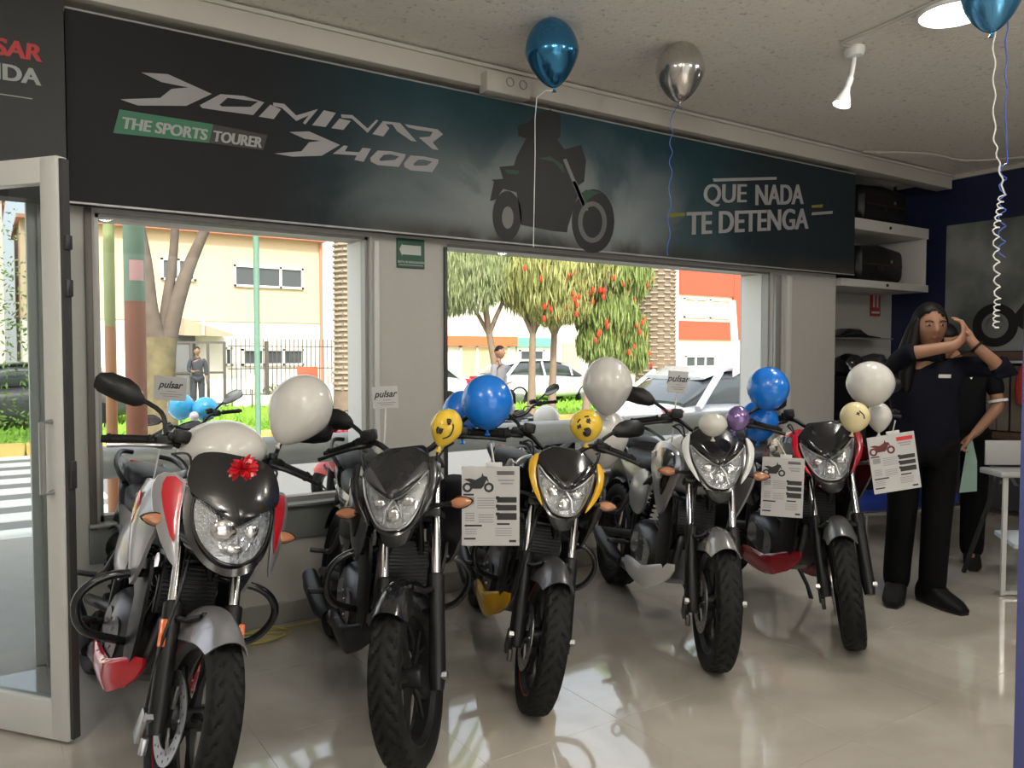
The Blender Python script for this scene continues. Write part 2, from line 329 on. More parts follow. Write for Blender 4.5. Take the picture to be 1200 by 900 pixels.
BANNER = {
 'logo': [[(0.617,2.670),(0.728,2.684),(0.920,2.629),(0.806,2.554),(0.600,2.520),(0.528,2.535),(0.693,2.570),(0.742,2.620),(0.817,2.640),(0.700,2.643)],
  [(0.866,2.567),(0.960,2.635),(1.070,2.646),(1.063,2.627),(0.993,2.624),(0.955,2.584),(0.966,2.578),(0.956,2.557),(0.876,2.556)],
  [(1.070,2.646),(1.167,2.632),(1.113,2.562),(0.956,2.557),(0.966,2.578),(1.100,2.599),(1.138,2.631),(1.063,2.627)],
  [(1.140,2.559),(1.197,2.627),(1.249,2.612),(1.213,2.559)],
  [(1.211,2.639),(1.266,2.642),(1.326,2.595),(1.439,2.646),(1.372,2.558),(1.360,2.564),(1.390,2.606),(1.326,2.568),(1.300,2.587),(1.254,2.620),(1.211,2.623)],
  [(1.408,2.560),(1.470,2.645),(1.534,2.642),(1.479,2.562)],
  [(1.509,2.561),(1.554,2.617),(1.615,2.614),(1.574,2.562)],
  [(1.562,2.639),(1.624,2.646),(1.709,2.590),(1.758,2.643),(1.771,2.642),(1.708,2.567),(1.690,2.581),(1.620,2.628),(1.566,2.623)],
  [(1.736,2.565),(1.797,2.643),(1.834,2.611),(1.799,2.562)],
  [(1.797,2.643),(1.897,2.649),(1.996,2.564),(1.964,2.563),(1.880,2.602),(1.853,2.634),(1.805,2.630)],
  [(1.924,2.647),(2.126,2.650),(2.161,2.628),(2.095,2.574),(2.133,2.538),(2.097,2.536),(2.010,2.588),(2.079,2.604),(2.097,2.632),(1.996,2.628),(1.946,2.633)],
  [(1.291,2.508),(1.391,2.526),(1.555,2.482),(1.456,2.413),(1.305,2.388),(1.215,2.391),(1.351,2.421),(1.390,2.471),(1.452,2.488),(1.367,2.486)],
  [(1.516,2.431),(1.577,2.483),(1.598,2.482),(1.581,2.453),(1.660,2.459),(1.681,2.485),(1.727,2.487),(1.685,2.413),(1.634,2.416),(1.647,2.441)],
  [(1.723,2.438),(1.766,2.483),(1.844,2.490),(1.839,2.473),(1.800,2.465),(1.774,2.437),(1.782,2.430),(1.765,2.406),(1.727,2.419)],
  [(1.844,2.490),(1.930,2.486),(1.923,2.465),(1.887,2.412),(1.765,2.406),(1.782,2.430),(1.865,2.447),(1.892,2.468),(1.839,2.473)],
  [(1.919,2.436),(1.959,2.484),(2.041,2.489),(2.037,2.472),(2.004,2.466),(1.975,2.439),(1.981,2.431),(1.959,2.403),(1.923,2.416)],
  [(2.041,2.489),(2.132,2.485),(2.130,2.466),(2.092,2.410),(1.959,2.403),(1.981,2.431),(2.059,2.442),(2.092,2.467),(2.037,2.472)]],
 'green_band': [[(0.524,2.490),(0.926,2.488),(0.905,2.398),(0.497,2.382)]],
 'dark_band': [[(0.926,2.488),(1.181,2.476),(1.159,2.400),(0.905,2.398)]],
 'bike_black': [[(2.692,2.227),(2.690,2.194),(2.682,2.162),(2.669,2.133),(2.653,2.108),(2.634,2.089),(2.612,2.077),(2.589,2.071),(2.566,2.073),(2.545,2.082),(2.526,2.098),(2.510,2.119),(2.498,2.146),(2.491,2.176),(2.489,2.207),(2.491,2.240),(2.498,2.271),(2.510,2.299),(2.526,2.324),(2.545,2.343),(2.567,2.356),(2.589,2.363),(2.612,2.362),(2.633,2.353),(2.653,2.338),(2.669,2.316),(2.682,2.290),(2.689,2.259)],
  [(3.421,2.262),(3.417,2.216),(3.404,2.171),(3.383,2.130),(3.355,2.095),(3.321,2.069),(3.284,2.051),(3.245,2.043),(3.206,2.045),(3.170,2.058),(3.137,2.079),(3.110,2.109),(3.090,2.145),(3.077,2.186),(3.073,2.230),(3.077,2.275),(3.089,2.318),(3.109,2.358),(3.136,2.392),(3.168,2.419),(3.204,2.438),(3.243,2.448),(3.282,2.447),(3.319,2.436),(3.353,2.416),(3.381,2.386),(3.403,2.350),(3.416,2.307)],
  [(2.536,2.497),(2.638,2.518),(2.657,2.574),(2.728,2.690),(2.670,2.697),(2.670,2.756),(2.754,2.796),(2.807,2.852),(2.902,2.890),(2.984,2.871),(2.984,2.739),(2.957,2.719),(3.012,2.666),(3.069,2.685),(3.147,2.713),(3.154,2.692),(3.184,2.623),(3.170,2.487),(3.126,2.459),(3.127,2.414),(3.042,2.194),(3.035,2.157),(2.931,2.156),(2.690,2.173),(2.657,2.362),(2.561,2.372),(2.511,2.304),(2.471,2.291),(2.499,2.407),(2.480,2.415),(2.561,2.430)]],
 'bike_green': [[(2.814,2.585),(2.902,2.607),(2.999,2.571),(3.013,2.518),(2.930,2.578)],
  [(3.120,2.391),(3.184,2.438),(3.310,2.435),(3.258,2.415),(3.199,2.377),(3.185,2.297),(3.156,2.373)],
  [(2.574,2.487),(2.676,2.492),(2.663,2.469),(2.587,2.464)]],
 'bike_metal': [[(2.634,2.211),(2.631,2.185),(2.622,2.163),(2.609,2.148),(2.593,2.141),(2.577,2.145),(2.564,2.158),(2.555,2.178),(2.552,2.203),(2.555,2.228),(2.564,2.250),(2.577,2.266),(2.593,2.272),(2.609,2.269),(2.622,2.256),(2.631,2.236)],
  [(3.001,2.601),(3.027,2.611),(3.192,2.320),(3.170,2.301)],
  [(3.076,2.475),(3.105,2.484),(3.202,2.310),(3.170,2.307)]],
 'wheel_ring': [[(3.356,2.250),(3.353,2.220),(3.344,2.192),(3.330,2.165),(3.311,2.143),(3.289,2.125),(3.263,2.114),(3.237,2.108),(3.211,2.110),(3.186,2.117),(3.164,2.131),(3.146,2.150),(3.132,2.174),(3.123,2.200),(3.120,2.229),(3.123,2.258),(3.131,2.286),(3.145,2.312),(3.163,2.334),(3.185,2.352),(3.210,2.364),(3.236,2.370),(3.262,2.369),(3.287,2.362),(3.310,2.349),(3.329,2.330),(3.344,2.306),(3.353,2.279)],
  [(3.318,2.247),(3.316,2.224),(3.310,2.202),(3.301,2.182),(3.288,2.165),(3.272,2.152),(3.255,2.143),(3.237,2.139),(3.219,2.140),(3.202,2.146),(3.187,2.157),(3.174,2.172),(3.164,2.190),(3.158,2.210),(3.156,2.232),(3.158,2.254),(3.164,2.276),(3.173,2.295),(3.186,2.312),(3.201,2.326),(3.218,2.335),(3.236,2.339),(3.254,2.339),(3.271,2.333),(3.287,2.322),(3.300,2.308),(3.310,2.290),(3.316,2.269)]],
 'bars': [[(4.335,2.647),(5.036,2.744),(5.032,2.723),(4.348,2.627)],
  [(5.469,2.519),(5.738,2.558),(5.732,2.534),(5.463,2.496)]],
 'ybars': [[(3.915,2.360),(4.065,2.380),(4.061,2.356),(3.908,2.334)],
  [(5.468,2.576),(5.607,2.597),(5.602,2.571),(5.462,2.555)]],
}
def print_mat():
    m = mat('banner print', (.03, .03, .03), .6, spec=.2); n = m.node_tree.nodes; l = m.node_tree.links; b = n['Principled BSDF']
    g = n.new('ShaderNodeTexCoord'); s = n.new('ShaderNodeSeparateXYZ'); l.new(g.outputs['Object'], s.inputs[0])
    nz = n.new('ShaderNodeTexNoise'); nz.inputs['Scale'].default_value = 2.2; nz.inputs['Detail'].default_value = 6; nz.inputs['Distortion'].default_value = .6; l.new(g.outputs['Object'], nz.inputs['Vector'])
    def mr(src, a, b_, c, d):
        k = n.new('ShaderNodeMapRange'); k.interpolation_type = 'SMOOTHSTEP'; k.inputs[1].default_value = a; k.inputs[2].default_value = b_; k.inputs[3].default_value = c; k.inputs[4].default_value = d; l.new(src, k.inputs[0]); return k.outputs[0]
    def mul(a, b_, op='MULTIPLY'):
        k = n.new('ShaderNodeMath'); k.operation = op; l.new(a, k.inputs[0])
        if isinstance(b_, float): k.inputs[1].default_value = b_
        else: l.new(b_, k.inputs[1])
        return k.outputs[0]
    def mix(f, a, col):
        k = n.new('ShaderNodeMix'); k.data_type = 'RGBA'; l.new(f, k.inputs['Factor']); k.inputs['B'].default_value = (*col, 1)
        if isinstance(a, tuple): k.inputs['A'].default_value = (*a, 1)
        else: l.new(a, k.inputs['A'])
        return k.outputs['Result']
    X, Z = s.outputs[0], s.outputs[2]           # object space: X from 0 to 5.73, Z from 0 to .826
    teal = mul(mr(X, .7, 1.9, 0, 1), mr(X, 3.7, 4.6, 1, .25)); c = mix(teal, (.016, .016, .018), (.010, .042, .055))
    Xn = mul(X, mul(nz.outputs[0], .9), 'ADD')
    cl = mul(mul(mr(Xn, 1.5, 2.7, 0, 1), mr(Xn, 3.0, 4.9, 1, 0)), mr(mul(Z, mul(nz.outputs[0], .5), 'ADD'), .40, 1.05, 1, .05)); c = mix(cl, c, (.24, .26, .265))
    gr = mul(mul(mr(Z, .0, .14, 1, 0), mr(X, .9, 2.0, 0, 1)), mr(nz.outputs[0], .35, .6, .3, 1)); c = mix(gr, c, (.045, .04, .036))
    dk = mul(mul(mr(nz.outputs[0], .52, .60, 0, 1), mr(X, 1.6, 2.2, 0, 1)), mr(X, 3.8, 4.4, .7, 0)); c = mix(mul(dk, .45), c, (.02, .05, .055))
    l.new(c, b.inputs['Base Color']); return m
BX0, BX1, BZ0, BZ1 = .318, 6.045, 2.062, 2.888; BY = 3.95
ban = thing('advertising_banner', 'long dark teal banner with large silver lettering and rider above the windows', 'banner', ((BX0 + BX1) / 2, BY + .06, BZ0))
mb = MB(); mb.box((( BX1 - BX0) / 2, .05, (BZ1 - BZ0) / 2), (BX1 - BX0, .098, BZ1 - BZ0)); o = mb.build('banner_board', print_mat(), ban); o.location = (-(BX1 - BX0) / 2, -.059, 0)
mb = MB(); mb.box((0, -.055, BZ1 - BZ0 + .002), (BX1 - BX0, .012, .008)); mb.box((0, -.055, -.002), (BX1 - BX0, .012, .008)); mb.build('edge_trim', ALU, ban)
LET = mat('print light grey', (.30, .29, .30), .5); PGRN = mat('print green', (.02, .15, .075), .5); PDK = mat('print black', (.006, .006, .007), .5); PDG = mat('print dark green', (.012, .05, .028), .5); PMT = mat('print mid grey', (.17, .17, .17), .5); PYL = mat('print olive yellow', (.20, .20, .03), .5)
def poly_part(name, keys, m, off, dep=.0012):
    for k in keys:
        for p in BANNER[k]: MB().flat([(x - (BX0 + BX1) / 2, -.060 - off, z - BZ0) for x, z in p], (0, dep, 0)).build(name, m, ban)
poly_part('logo_lettering', ['logo'], LET, .0016); poly_part('green_band', ['green_band'], PGRN, .0012); poly_part('dark_band', ['dark_band'], mat('print brown black', (.03, .024, .022)), .0011)
poly_part('printed_motorcycle', ['bike_black'], PDK, .0012); poly_part('printed_motorcycle_panels', ['bike_green'], PDG, .0020); poly_part('printed_motorcycle_metal', ['bike_metal'], PMT, .0022)
mb = MB()
for q, (r0, r1) in ((0, (.80, 1.0)),):
    a, b_ = BANNER['wheel_ring']
    n_ = len(a)
    for i in range(n_): 
        j = (i + 1) % n_; mb.flat([(x - (BX0 + BX1) / 2, -.0624, z - BZ0) for x, z in (a[i], a[j], b_[j], b_[i])], (0, .001, 0))
mb.build('printed_wheel_rim', mat('print dark grey', (.11, .11, .11)), ban)
poly_part('slogan_rule', ['bars'], LET, .0012); poly_part('slogan_dash', ['ybars'], PYL, .0012)
def btext(name, s, h, x, z, m, bold=0, shear=0, tilt=0, w_=1, par=None, y=-.0615, ox=(BX0 + BX1) / 2, oz=BZ0):
    me = text_mesh(s, 1.0, m, bold, shear, .0006, 'LEFT', 1); xs = [v.co.x for v in me.vertices]; ys = [v.co.y for v in me.vertices]
    for v in me.vertices: v.co.x = (v.co.x - min(xs)) * w_ / (max(xs) - min(xs)); v.co.y = (v.co.y - min(ys)) * h / (max(ys) - min(ys))
    g = MB()
    for k in (-1, 0, 1):
        c_ = me.copy()
        for v in c_.vertices: v.co.x += k * h * .045; v.co.z += .0001 * (k + 1)
        g.bm.from_mesh(c_)
    me = g.mesh(name, m, 30)
    o = link(name, me, par or ban)
    o.matrix_local = Matrix.Translation((x - ox, y, z - oz)) @ Euler((R(90), 0, 0)).to_matrix().to_4x4() @ Matrix.Rotation(R(tilt), 4, 'Z'); return o
LT2 = mat('print pale letters', (.32, .34, .33), .5)
btext('lettering', 'THE SPORTS', .052, .537, 2.408, LT2, .012, .2, 0, .362); btext('lettering', 'TOURER', .052, .928, 2.408, LT2, .012, .2, 0, .222)
btext('slogan_lettering', 'QUE', .158, 4.262, 2.440, LET, .0, .12, 6.8, .45); btext('slogan_lettering', 'NADA', .150, 4.80, 2.507, LET, .008, .12, 6.8, .56); btext('slogan_lettering', 'TE DETENGA', .160, 4.10, 2.228, LET, .008, .12, 6.8, 1.33)
ban2 = thing('advertising_banner', 'plain black banner with red and white lettering above the open door', 'banner', (-.9, BY, BZ0))
MB().box((0, .02, .42), (2.42, .12, .86)).build('banner_board', mat('banner black', (.012, .012, .013), .5), ban2)
btext('lettering', 'PULSAR', .070, -.105, 2.625, mat('print red', (.42, .03, .03)), .012, .1, 0, .33, ban2, -.0412, -.9)
btext('lettering', 'RAPIDA', .066, -.105, 2.527, LT2, .012, .0, 0, .325, ban2, -.0412, -.9)
MB().box((.95, -.0405, .405), (.28, .001, .004)).build('rule_line', LT2, ban2)
# ================================================================ MOTORCYCLES
RW = .296
def key_mesh(fn, m, cache={}):
    k = (fn.__name__, m.name)
    if k not in cache: cache[k] = fn().mesh(fn.__name__, m)
    return cache[k]
def tyre_mb(Rr, w, seg=198):
    prof = [(.222, -.36), (.238, -.47), (.262, -.5), (.282, -.46)]
    crown = [(-.40, .984), (-.33, .990), (-.25, .995), (-.17, .998), (-.10, .9995), (-.04, 1.0), (.04, 1.0), (.10, .9995), (.17, .998), (.25, .995), (.33, .990), (.40, .984)]
    k = Rr / RW
    P = [(r * k, y * w, 0) for r, y in prof] + [(Rr * c, y * w, 1) for y, c in crown] + [(r * k, -y * w, 0) for r, y in prof[::-1]]
    mb = MB(); rs = []
    for i in range(seg):
        a = 2 * PI * i / seg; ring = []
        for r, y, c in P:
            if c:
                v = y / w; ph = (i / seg * 33 + abs(v) * 3.2 + (.5 if v > 0 else 0)) % 1
                if (ph < .32 and abs(v) > .06): r -= .007
            ring.append(Vector((r * math.cos(a), y, r * math.sin(a))))
        rs.append(ring)
    return mb.rings(rs, False, True)
def front_tyre(): return tyre_mb(RW, .105)
def rear_tyre(): return tyre_mb(.306, .135)
def rim(w):
    mb = MB(); h = w / 2
    mb.lathe([(.205, -h * .55), (.222, -h * .8), (.228, -h), (.218, -h), (.200, -h * .6), (.196, 0), (.200, h * .6), (.218, h), (.228, h), (.222, h * .8), (.205, h * .55)], axis='y', n=56, closed=True)
    mb.lathe([(.0, -.05), (.034, -.05), (.040, -.035), (.040, .035), (.034, .05), (0, .05)], axis='y', n=20)
    for k in range(5):
        a = 2 * PI * k / 5 + .3
        P = lambda r, b: (r * math.cos(a + b), 0, r * math.sin(a + b))
        mb.tube([P(.03, 0), P(.085, 0), P(.12, 0)], [.019, .013, .014], 6)
        for s in (-1, 1): mb.tube([P(.10, 0), P(.15, s * .10), P(.204, s * .19)], [.013, .0095, .012], 6)
    return mb
def front_rim(): return rim(.078)
def rear_rim(): return rim(.10)
def disc():
    mb = MB(); mb.lathe([(.088, -.002), (.136, -.002), (.136, .002), (.088, .002)], axis='y', n=48, closed=True)
    for k in range(5):
        a = 2 * PI * k / 5; mb.tube([(.03 * math.cos(a), 0, .03 * math.sin(a)), (.095 * math.cos(a + .25), 0, .095 * math.sin(a + .25))], .006, 6)
    return mb
def disc_holes():
    mb = MB()
    for k in range(30):
        a = 2 * PI * k / 30; r = .102 if k % 2 else .120
        mb.lathe([(.0, -.0028), (.0045, -.0028), (.0045, .0028), (0, .0028)], c=(r * math.cos(a), 0, r * math.sin(a)), axis='y', n=8)
    return mb
def tape():
    mb = MB()
    for s in (-1, 1):
        mb.lathe([(.2235, s * .0400), (.2295, s * .0400), (.2295, s * .0415), (.2235, s * .0415)], axis='y', n=48, closed=True)
    return mb
ax0 = Vector((.61, 0, RW)); AXD = Vector((-math.sin(R(25)), 0, math.cos(R(25))))
def steer_mtx(a): return Matrix.Translation(ax0) @ Matrix.Rotation(R(a), 4, AXD) @ Matrix.Translation(-ax0)
def fk(z, off=.055): return .61 + off - (z - RW) * math.tan(R(25))      # x of the fork tubes at height z
def sub(name, fn, m, parent, mtx=None): return link(name, key_mesh(fn, m), parent, mtx)
# ---- shapes shared by all bikes (each returns an MB)
def stanchion(): return MB().tube([(fk(.56), 0, .56), (fk(.99), 0, .99)], .0185, 14)
def slider(): return MB().tube([(fk(.25), 0, .25), (fk(.30), 0, .30), (fk(.5), 0, .50), (fk(.60), 0, .60), (fk(.605), 0, .605)], [.024, .031, .029, .030, .024], 14)
def caliper():
    mb = MB(); mb.box((.60, -.115, .245), (.055, .03, .10), (0, R(20), 0), .008); mb.box((.645, -.112, .20), (.03, .02, .05), (0, R(-10), 0), .005); return mb
def axle_nut(): return MB().lathe([(0, -.012), (.015, -.012), (.015, .012), (0, .012)], axis='y', n=6)
def reflector(): return MB().box((0, 0, 0), (.012, .022, .085), bev=.003)
def mudguard():
    mb = MB(); rs = []; rin = []
    N = 22; V = 11
    for i in range(N + 1):
        t = i / N; a = R(57) + t * R(90); hw = .066 + .020 * math.sin(min(t * 1.35, 1) * PI * .5) - .012 * t
        ro, ri = [], []
        for j in range(V):
            v = -1 + 2 * j / (V - 1); sk = .085 * (abs(v) ** 3) * (.35 + .65 * math.sin(t * PI))
            for lst, dr in ((ro, 0), (ri, -.004)):
                r = .328 - .018 * v * v - sk + dr + (.010 * (1 - v * v) * (1 - t))
                lst.append(Vector((.675 + r * math.cos(a), v * (hw + dr), RW + r * math.sin(a))))
        rs.append(ro + ri[::-1])
    return mb.rings(rs)
def fork_brace():
    mb = MB()
    for s in (-1, 1): mb.tube([(fk(.56), s * .095, .56), (.63, s * .075, .575), (.675, s * .05, .60)], .010, 6)
    mb.tube([(.675, -.05, .605), (.675, .05, .605)], .010, 6); return mb
def triple():
    mb = MB()
    for z in (.80, .985): mb.box((fk(z) - .012, 0, z), (.085, .245, .028), (0, R(-25), 0), .008)
    mb.tube([(.61 - (.76 - RW) * .466, 0, .76), (.61 - (1.0 - RW) * .466, 0, 1.0)], .022, 12); return mb
def handlebar():
    return MB().tube([(.235, -.36, 1.055), (.265, -.23, 1.08), (.30, -.14, 1.08), (.325, -.06, 1.03), (.325, .06, 1.03), (.30, .14, 1.08), (.265, .23, 1.08), (.235, .36, 1.055)], .0115, 10, 4)
def grip():   # left side
    mb = MB(); d = Vector((-.03, .13, -.025)); a = Vector((.265, .235, 1.08))
    mb.tube([a, a + d * .05, a + d * .08, a + d * .9, a + d * .93, a + d], [.020, .020, .0165, .0165, .02, .018], 12)
    mb.tube([a + d * 1.0, a + d * 1.12], [.014, .013], 10); return mb
def switchgear():
    mb = MB(); mb.box((.282, .195, 1.085), (.055, .06, .05), (R(-6), 0, R(12)), .012); mb.box((.31, .18, 1.11), (.035, .03, .025), (0, 0, 0), .006); return mb
def lever():
    return MB().tube([(.315, .18, 1.076), (.34, .23, 1.07), (.325, .31, 1.055), (.318, .375, 1.04)], [.011, .008, .007, .009], 8, 4)
def reservoir():
    mb = MB(); mb.box((.325, -.155, 1.115), (.05, .055, .045), (0, 0, 0), .01); return mb
def cluster():
    mb = MB(); mb.box((.40, 0, 1.015), (.07, .17, .085), (0, R(-38), 0), .02, 3); return mb
def cables():
    mb = MB()
    for s, k in ((-1, 0), (1, 0), (1, .03), (-1, .03)):
        mb.tube([(.32, s * .17, 1.05), (.44 + k, s * .15, 1.03 + k), (.47, s * (.09 + k), .93), (.42, s * .05, .80), (.30, s * .07, .74)], .0045, 6, 5)
    mb.tube([(fk(.7), -.07, .82), (.57, -.10, .66), (.60, -.125, .48), (.60, -.12, .30)], .005, 6, 5)
    return mb
# ---- naked streetfighter face
NSL = [(0, .900), (.04, .914), (.08, .940), (.112, .972), (.119, .970), (.108, .915), (.084, .862), (.056, .822), (.028, .808), (0, .805)]
NSC = [(0, .935), (.05, .955), (.10, .990), (.128, .995), (.136, .97), (.126, .905), (.100, .845), (.066, .802), (.035, .785), (0, .78)]
CML = [(0, .885), (.05, .908), (.10, .940), (.122, .945), (.130, .92), (.126, .875), (.108, .828), (.075, .792), (.035, .772), (0, .768)]
CMC = [(0, .91), (.06, .94), (.12, .97), (.146, .965), (.152, .92), (.146, .86), (.122, .80), (.08, .755), (.035, .735), (0, .73)]
def both(h): return [(y, z) for y, z in h] + [(-y, z) for y, z in h[-2:0:-1]]
def dens(p, k=3):
    n = len(p); out = []
    for i in range(n):
        p0, p1, p2, p3 = (Vector(p[(i + q) % n]) for q in (-1, 0, 1, 2))
        for s in range(k):
            t = s / k; v = .5 * ((2 * p1) + (p2 - p0) * t + (2 * p0 - 5 * p1 + 4 * p2 - p3) * t * t + (3 * p1 - p0 - 3 * p2 + p3) * t ** 3); out.append((v.x, v.y))
    return out
def fx(y, z): return .655 - .50 * (z - .80) - 1.9 * y * y - 9 * y ** 4
FX = lambda dx: (lambda y, z, d: (fx(y, z) + d + dx, y, z))
def ns_cowl():
    o = dens(both(NSC)); return MB().panel(o, FX(-.012), .10, .0, (1, .9, .7, .4), (0, .87))
def ns_reflector():
    o = dens(both(NSL)); return MB().panel(o, FX(-.006), .02, -.0, (1, .8, .5, .2), (0, .86))
def ns_lamp(): return MB().ball((fx(0, .845) - .002, 0, .845), .028, 14, 8, (.5, 1, 1))
def ns_side_lamp(): return MB().ball((fx(.05, .88), .052, .888), .022, 12, 8, (.5, 1.2, .8))
def ns_lamp_frame():
    mb = MB(); o = dens(both([(y * 1.03, .86 + (z - .86) * 1.03) for y, z in NSL])); pts = [(fx(y, z) + .006, y, z) for y, z in o]
    mb.tube(pts, .0042, 6, closed=True); mb.tube([(fx(0, .9) + .008, 0, .90), (fx(.03, .86) + .008, .026, .868), (fx(.04, .82) + .008, .036, .822)], .003, 5); mb.tube([(fx(0, .9) + .008, 0, .90), (fx(.03, .86) + .008, -.026, .868), (fx(.04, .82) + .008, -.036, .822)], .003, 5); return mb
def ns_lens():
    o = dens(both(NSL)); return MB().panel(o, FX(.004), .004, .010, (1, .9, .7, .4), (0, .86))
def ns_screen():
    o = dens(both([(0, 1.065), (.05, 1.062), (.090, 1.045), (.122, 1.015), (.128, .990), (.085, .950), (.045, .923), (.018, .906), (0, .902)]), 3)
    return MB().panel(o, lambda y, z, d: (fx(y, z) + d + .018 - .55 * max(0, z - .93) ** 1.0, y, z), .006, .012, (1, .93, .75, .5, .25), (0, .97))
def ns_screen_fin():
    mb = MB()
    for s in (-1, 1): mb.panel(dens([(s * .125, .985), (s * .10, 1.012), (s * .055, .965), (s * .02, .925), (s * .06, .945)], 2), lambda y, z, d: (fx(y, z) + d + .030 - .45 * max(0, z - .93), y, z), .006, .006, (1, .7, .4))
    mb.ball((fx(0, .915) + .03, 0, .915), .010, 8, 6); return mb
def ns_blade():   # coloured flank of the headlight, left side
    o = dens([(.128, 1.025), (.146, 1.02), (.164, .985), (.158, .93), (.132, .875), (.092, .825), (.104, .862), (.122, .905), (.134, .965)], 2)
    return MB().panel(o, lambda y, z, d: (fx(y, z) + d + .022 + (y - .1) * .5, y, z), .010, .010, (1, .8, .5), (.142, .94))
def ns_chin():
    o = dens(both([(0, .80), (.04, .80), (.06, .81), (.05, .775), (.035, .75), (0, .74)]), 2); return MB().panel(o, FX(-.02), .06, .01, (1, .8, .5), (0, .778))
# ---- commuter face with a large screen
def cm_cowl(): return MB().panel(dens(both(CMC)), FX(-.012), .11, 0, (1, .9, .7, .4), (0, .83))
def cm_reflector(): return MB().panel(dens(both(CML)), FX(-.006), .02, 0, (1, .8, .5, .2), (0, .83))
def cm_lamp(): return MB().ball((fx(.0, .85), -.035, .862), .036, 16, 10, (.5, 1.2, 1))
def cm_side_lamp(): return MB().ball((fx(.05, .86), .055, .868), .024, 12, 8, (.5, 1, 1))
def cm_low_lamp(): return MB().ball((fx(0, .80), 0, .81), .020, 12, 8, (.5, 1.6, .8))
def cm_lamp_frame():
    o = dens(both(CML)); return MB().tube([(fx(y, z) + .007, y * 1.02, .83 + (z - .83) * 1.02) for y, z in o], .0048, 6, closed=True)
def cm_lens(): return MB().panel(dens(both(CML)), FX(.004), .004, .012, (1, .9, .7, .4), (0, .83))
def cm_screen():
    o = dens(both([(0, 1.095), (.07, 1.093), (.125, 1.075), (.152, 1.03), (.154, .975), (.130, .948), (.09, .932), (.04, .904), (0, .882)]), 3)
    return MB().panel(o, lambda y, z, d: (fx(y * .8, z) + d + .02 - .3 * max(0, z - .92), y, z), .006, .014, (1, .93, .75, .5, .25), (0, .99))
def cm_film():   # clear film above the screen
    o = dens(both([(0, 1.16), (.05, 1.15), (.10, 1.12), (.135, 1.07), (.142, 1.0), (.10, 1.02), (.05, 1.03), (0, 1.035)]), 3)
    return MB().panel(o, lambda y, z, d: (fx(y, z) + d + .012 - .5 * max(0, z - .92), y, z), .003, .004, (1, .8, .5), (0, 1.09))
def cm_blade():
    o = dens([(.150, .985), (.205, .995), (.232, .955), (.224, .88), (.192, .79), (.152, .728), (.150, .80), (.155, .9)], 2)
    return MB().panel(o, lambda y, z, d: (fx(.14, z) + d - .02 - (y - .14) * .9, y, z), .012, .010, (1, .8, .5), (.182, .88))
def cm_blade_stripe():
    o = dens([(.160, .978), (.202, .985), (.210, .93), (.188, .85), (.165, .80), (.160, .88)], 2)
    return MB().panel(o, lambda y, z, d: (fx(.14, z) + d - .0085 - (y - .14) * .9, y, z), .003, .004, (1, .8, .5), (.182, .90))
# ---- indicator, mirrors
def indicator_stalk(): return MB().tube([(.50, .10, .845), (.505, .15, .85), (.505, .185, .85)], [.011, .008, .010], 8)
def indicator_shell():
    return MB().panel(dens([(.17, .85), (.20, .872), (.235, .870), (.262, .852), (.235, .832), (.20, .828)], 2), lambda y, z, d: (.497 - d, y, z), .01, .018, (1, .85, .5))
def indicator_lens():
    return MB().panel(dens([(.172, .85), (.20, .869), (.234, .867), (.256, .852), (.234, .835), (.20, .831)], 2), lambda y, z, d: (.509 + d, y, z), .004, .014, (1, .85, .5))
# ---- body
def tank(): return MB().loft([(-.16, .76, .84, .05, 2.3), (-.12, .73, .89, .10, 2.6), (-.04, .71, .94, .125, 2.6), (.08, .70, .985, .158, 2.7), (.20, .70, 1.005, .165, 2.8), (.28, .72, .985, .15, 2.7), (.34, .75, .94, .10, 2.4), (.36, .78, .90, .05, 2.2)], 24)
def tank_cap(): return MB().lathe([(0, 0), (.036, 0), (.036, .012), (.03, .016), (0, .017)], c=(.16, 0, 1.0), n=20)
SHO = [(.00, .87), (.14, .93), (.27, .955), (.37, .945), (.455, .90), (.475, .85), (.43, .76), (.37, .66), (.30, .60), (.22, .66), (.15, .74), (.05, .80)]
def shroud(): return MB().panel(dens(SHO, 2), lambda x, z, d: (x, .150 + .06 * math.sin(max(0, min(1, (x) / .47)) * PI * .75) - .10 * max(0, .80 - z) + d, z), .012, .022, (1, .93, .75, .5, .25), (.30, .83))
def shroud_vent():
    o = [(.30, .92), (.40, .92), (.44, .87), (.41, .79), (.35, .70), (.33, .76), (.35, .84)]
    return MB().panel(dens(o, 2), lambda x, z, d: (x, .150 + .06 * math.sin(max(0, min(1, x / .47)) * PI * .75) - .10 * max(0, .80 - z) + d + .018, z), .01, .012, (1, .8, .5))
def shroud_badge():
    return MB().panel([(.12, .885), (.20, .90), (.235, .875), (.16, .855)], lambda x, z, d: (x, .150 + .06 * math.sin(max(0, min(1, x / .47)) * PI * .75) + d + .021, z), .003, .003, (1, .8))
def badge_mark():
    return MB().panel([(.24, .895), (.30, .915), (.33, .87), (.28, .80), (.25, .83)], lambda x, z, d: (x, .150 + .06 * math.sin(max(0, min(1, x / .47)) * PI * .75) + d + .022, z), .003, .004, (1, .8, .4))
def seat(): return MB().loft([(-.50, .79, .86, .10, 2.8), (-.46, .77, .865, .125, 3), (-.32, .75, .83, .14, 3.2), (-.20, .74, .83, .12, 3), (-.08, .75, .86, .09, 2.8), (-.02, .77, .88, .06, 2.5)], 20)
def pillion(): return MB().loft([(-.80, .87, .91, .07, 2.6), (-.76, .86, .93, .095, 3), (-.62, .84, .925, .115, 3.2), (-.50, .82, .915, .11, 3), (-.46, .82, .90, .08, 2.6)], 20)
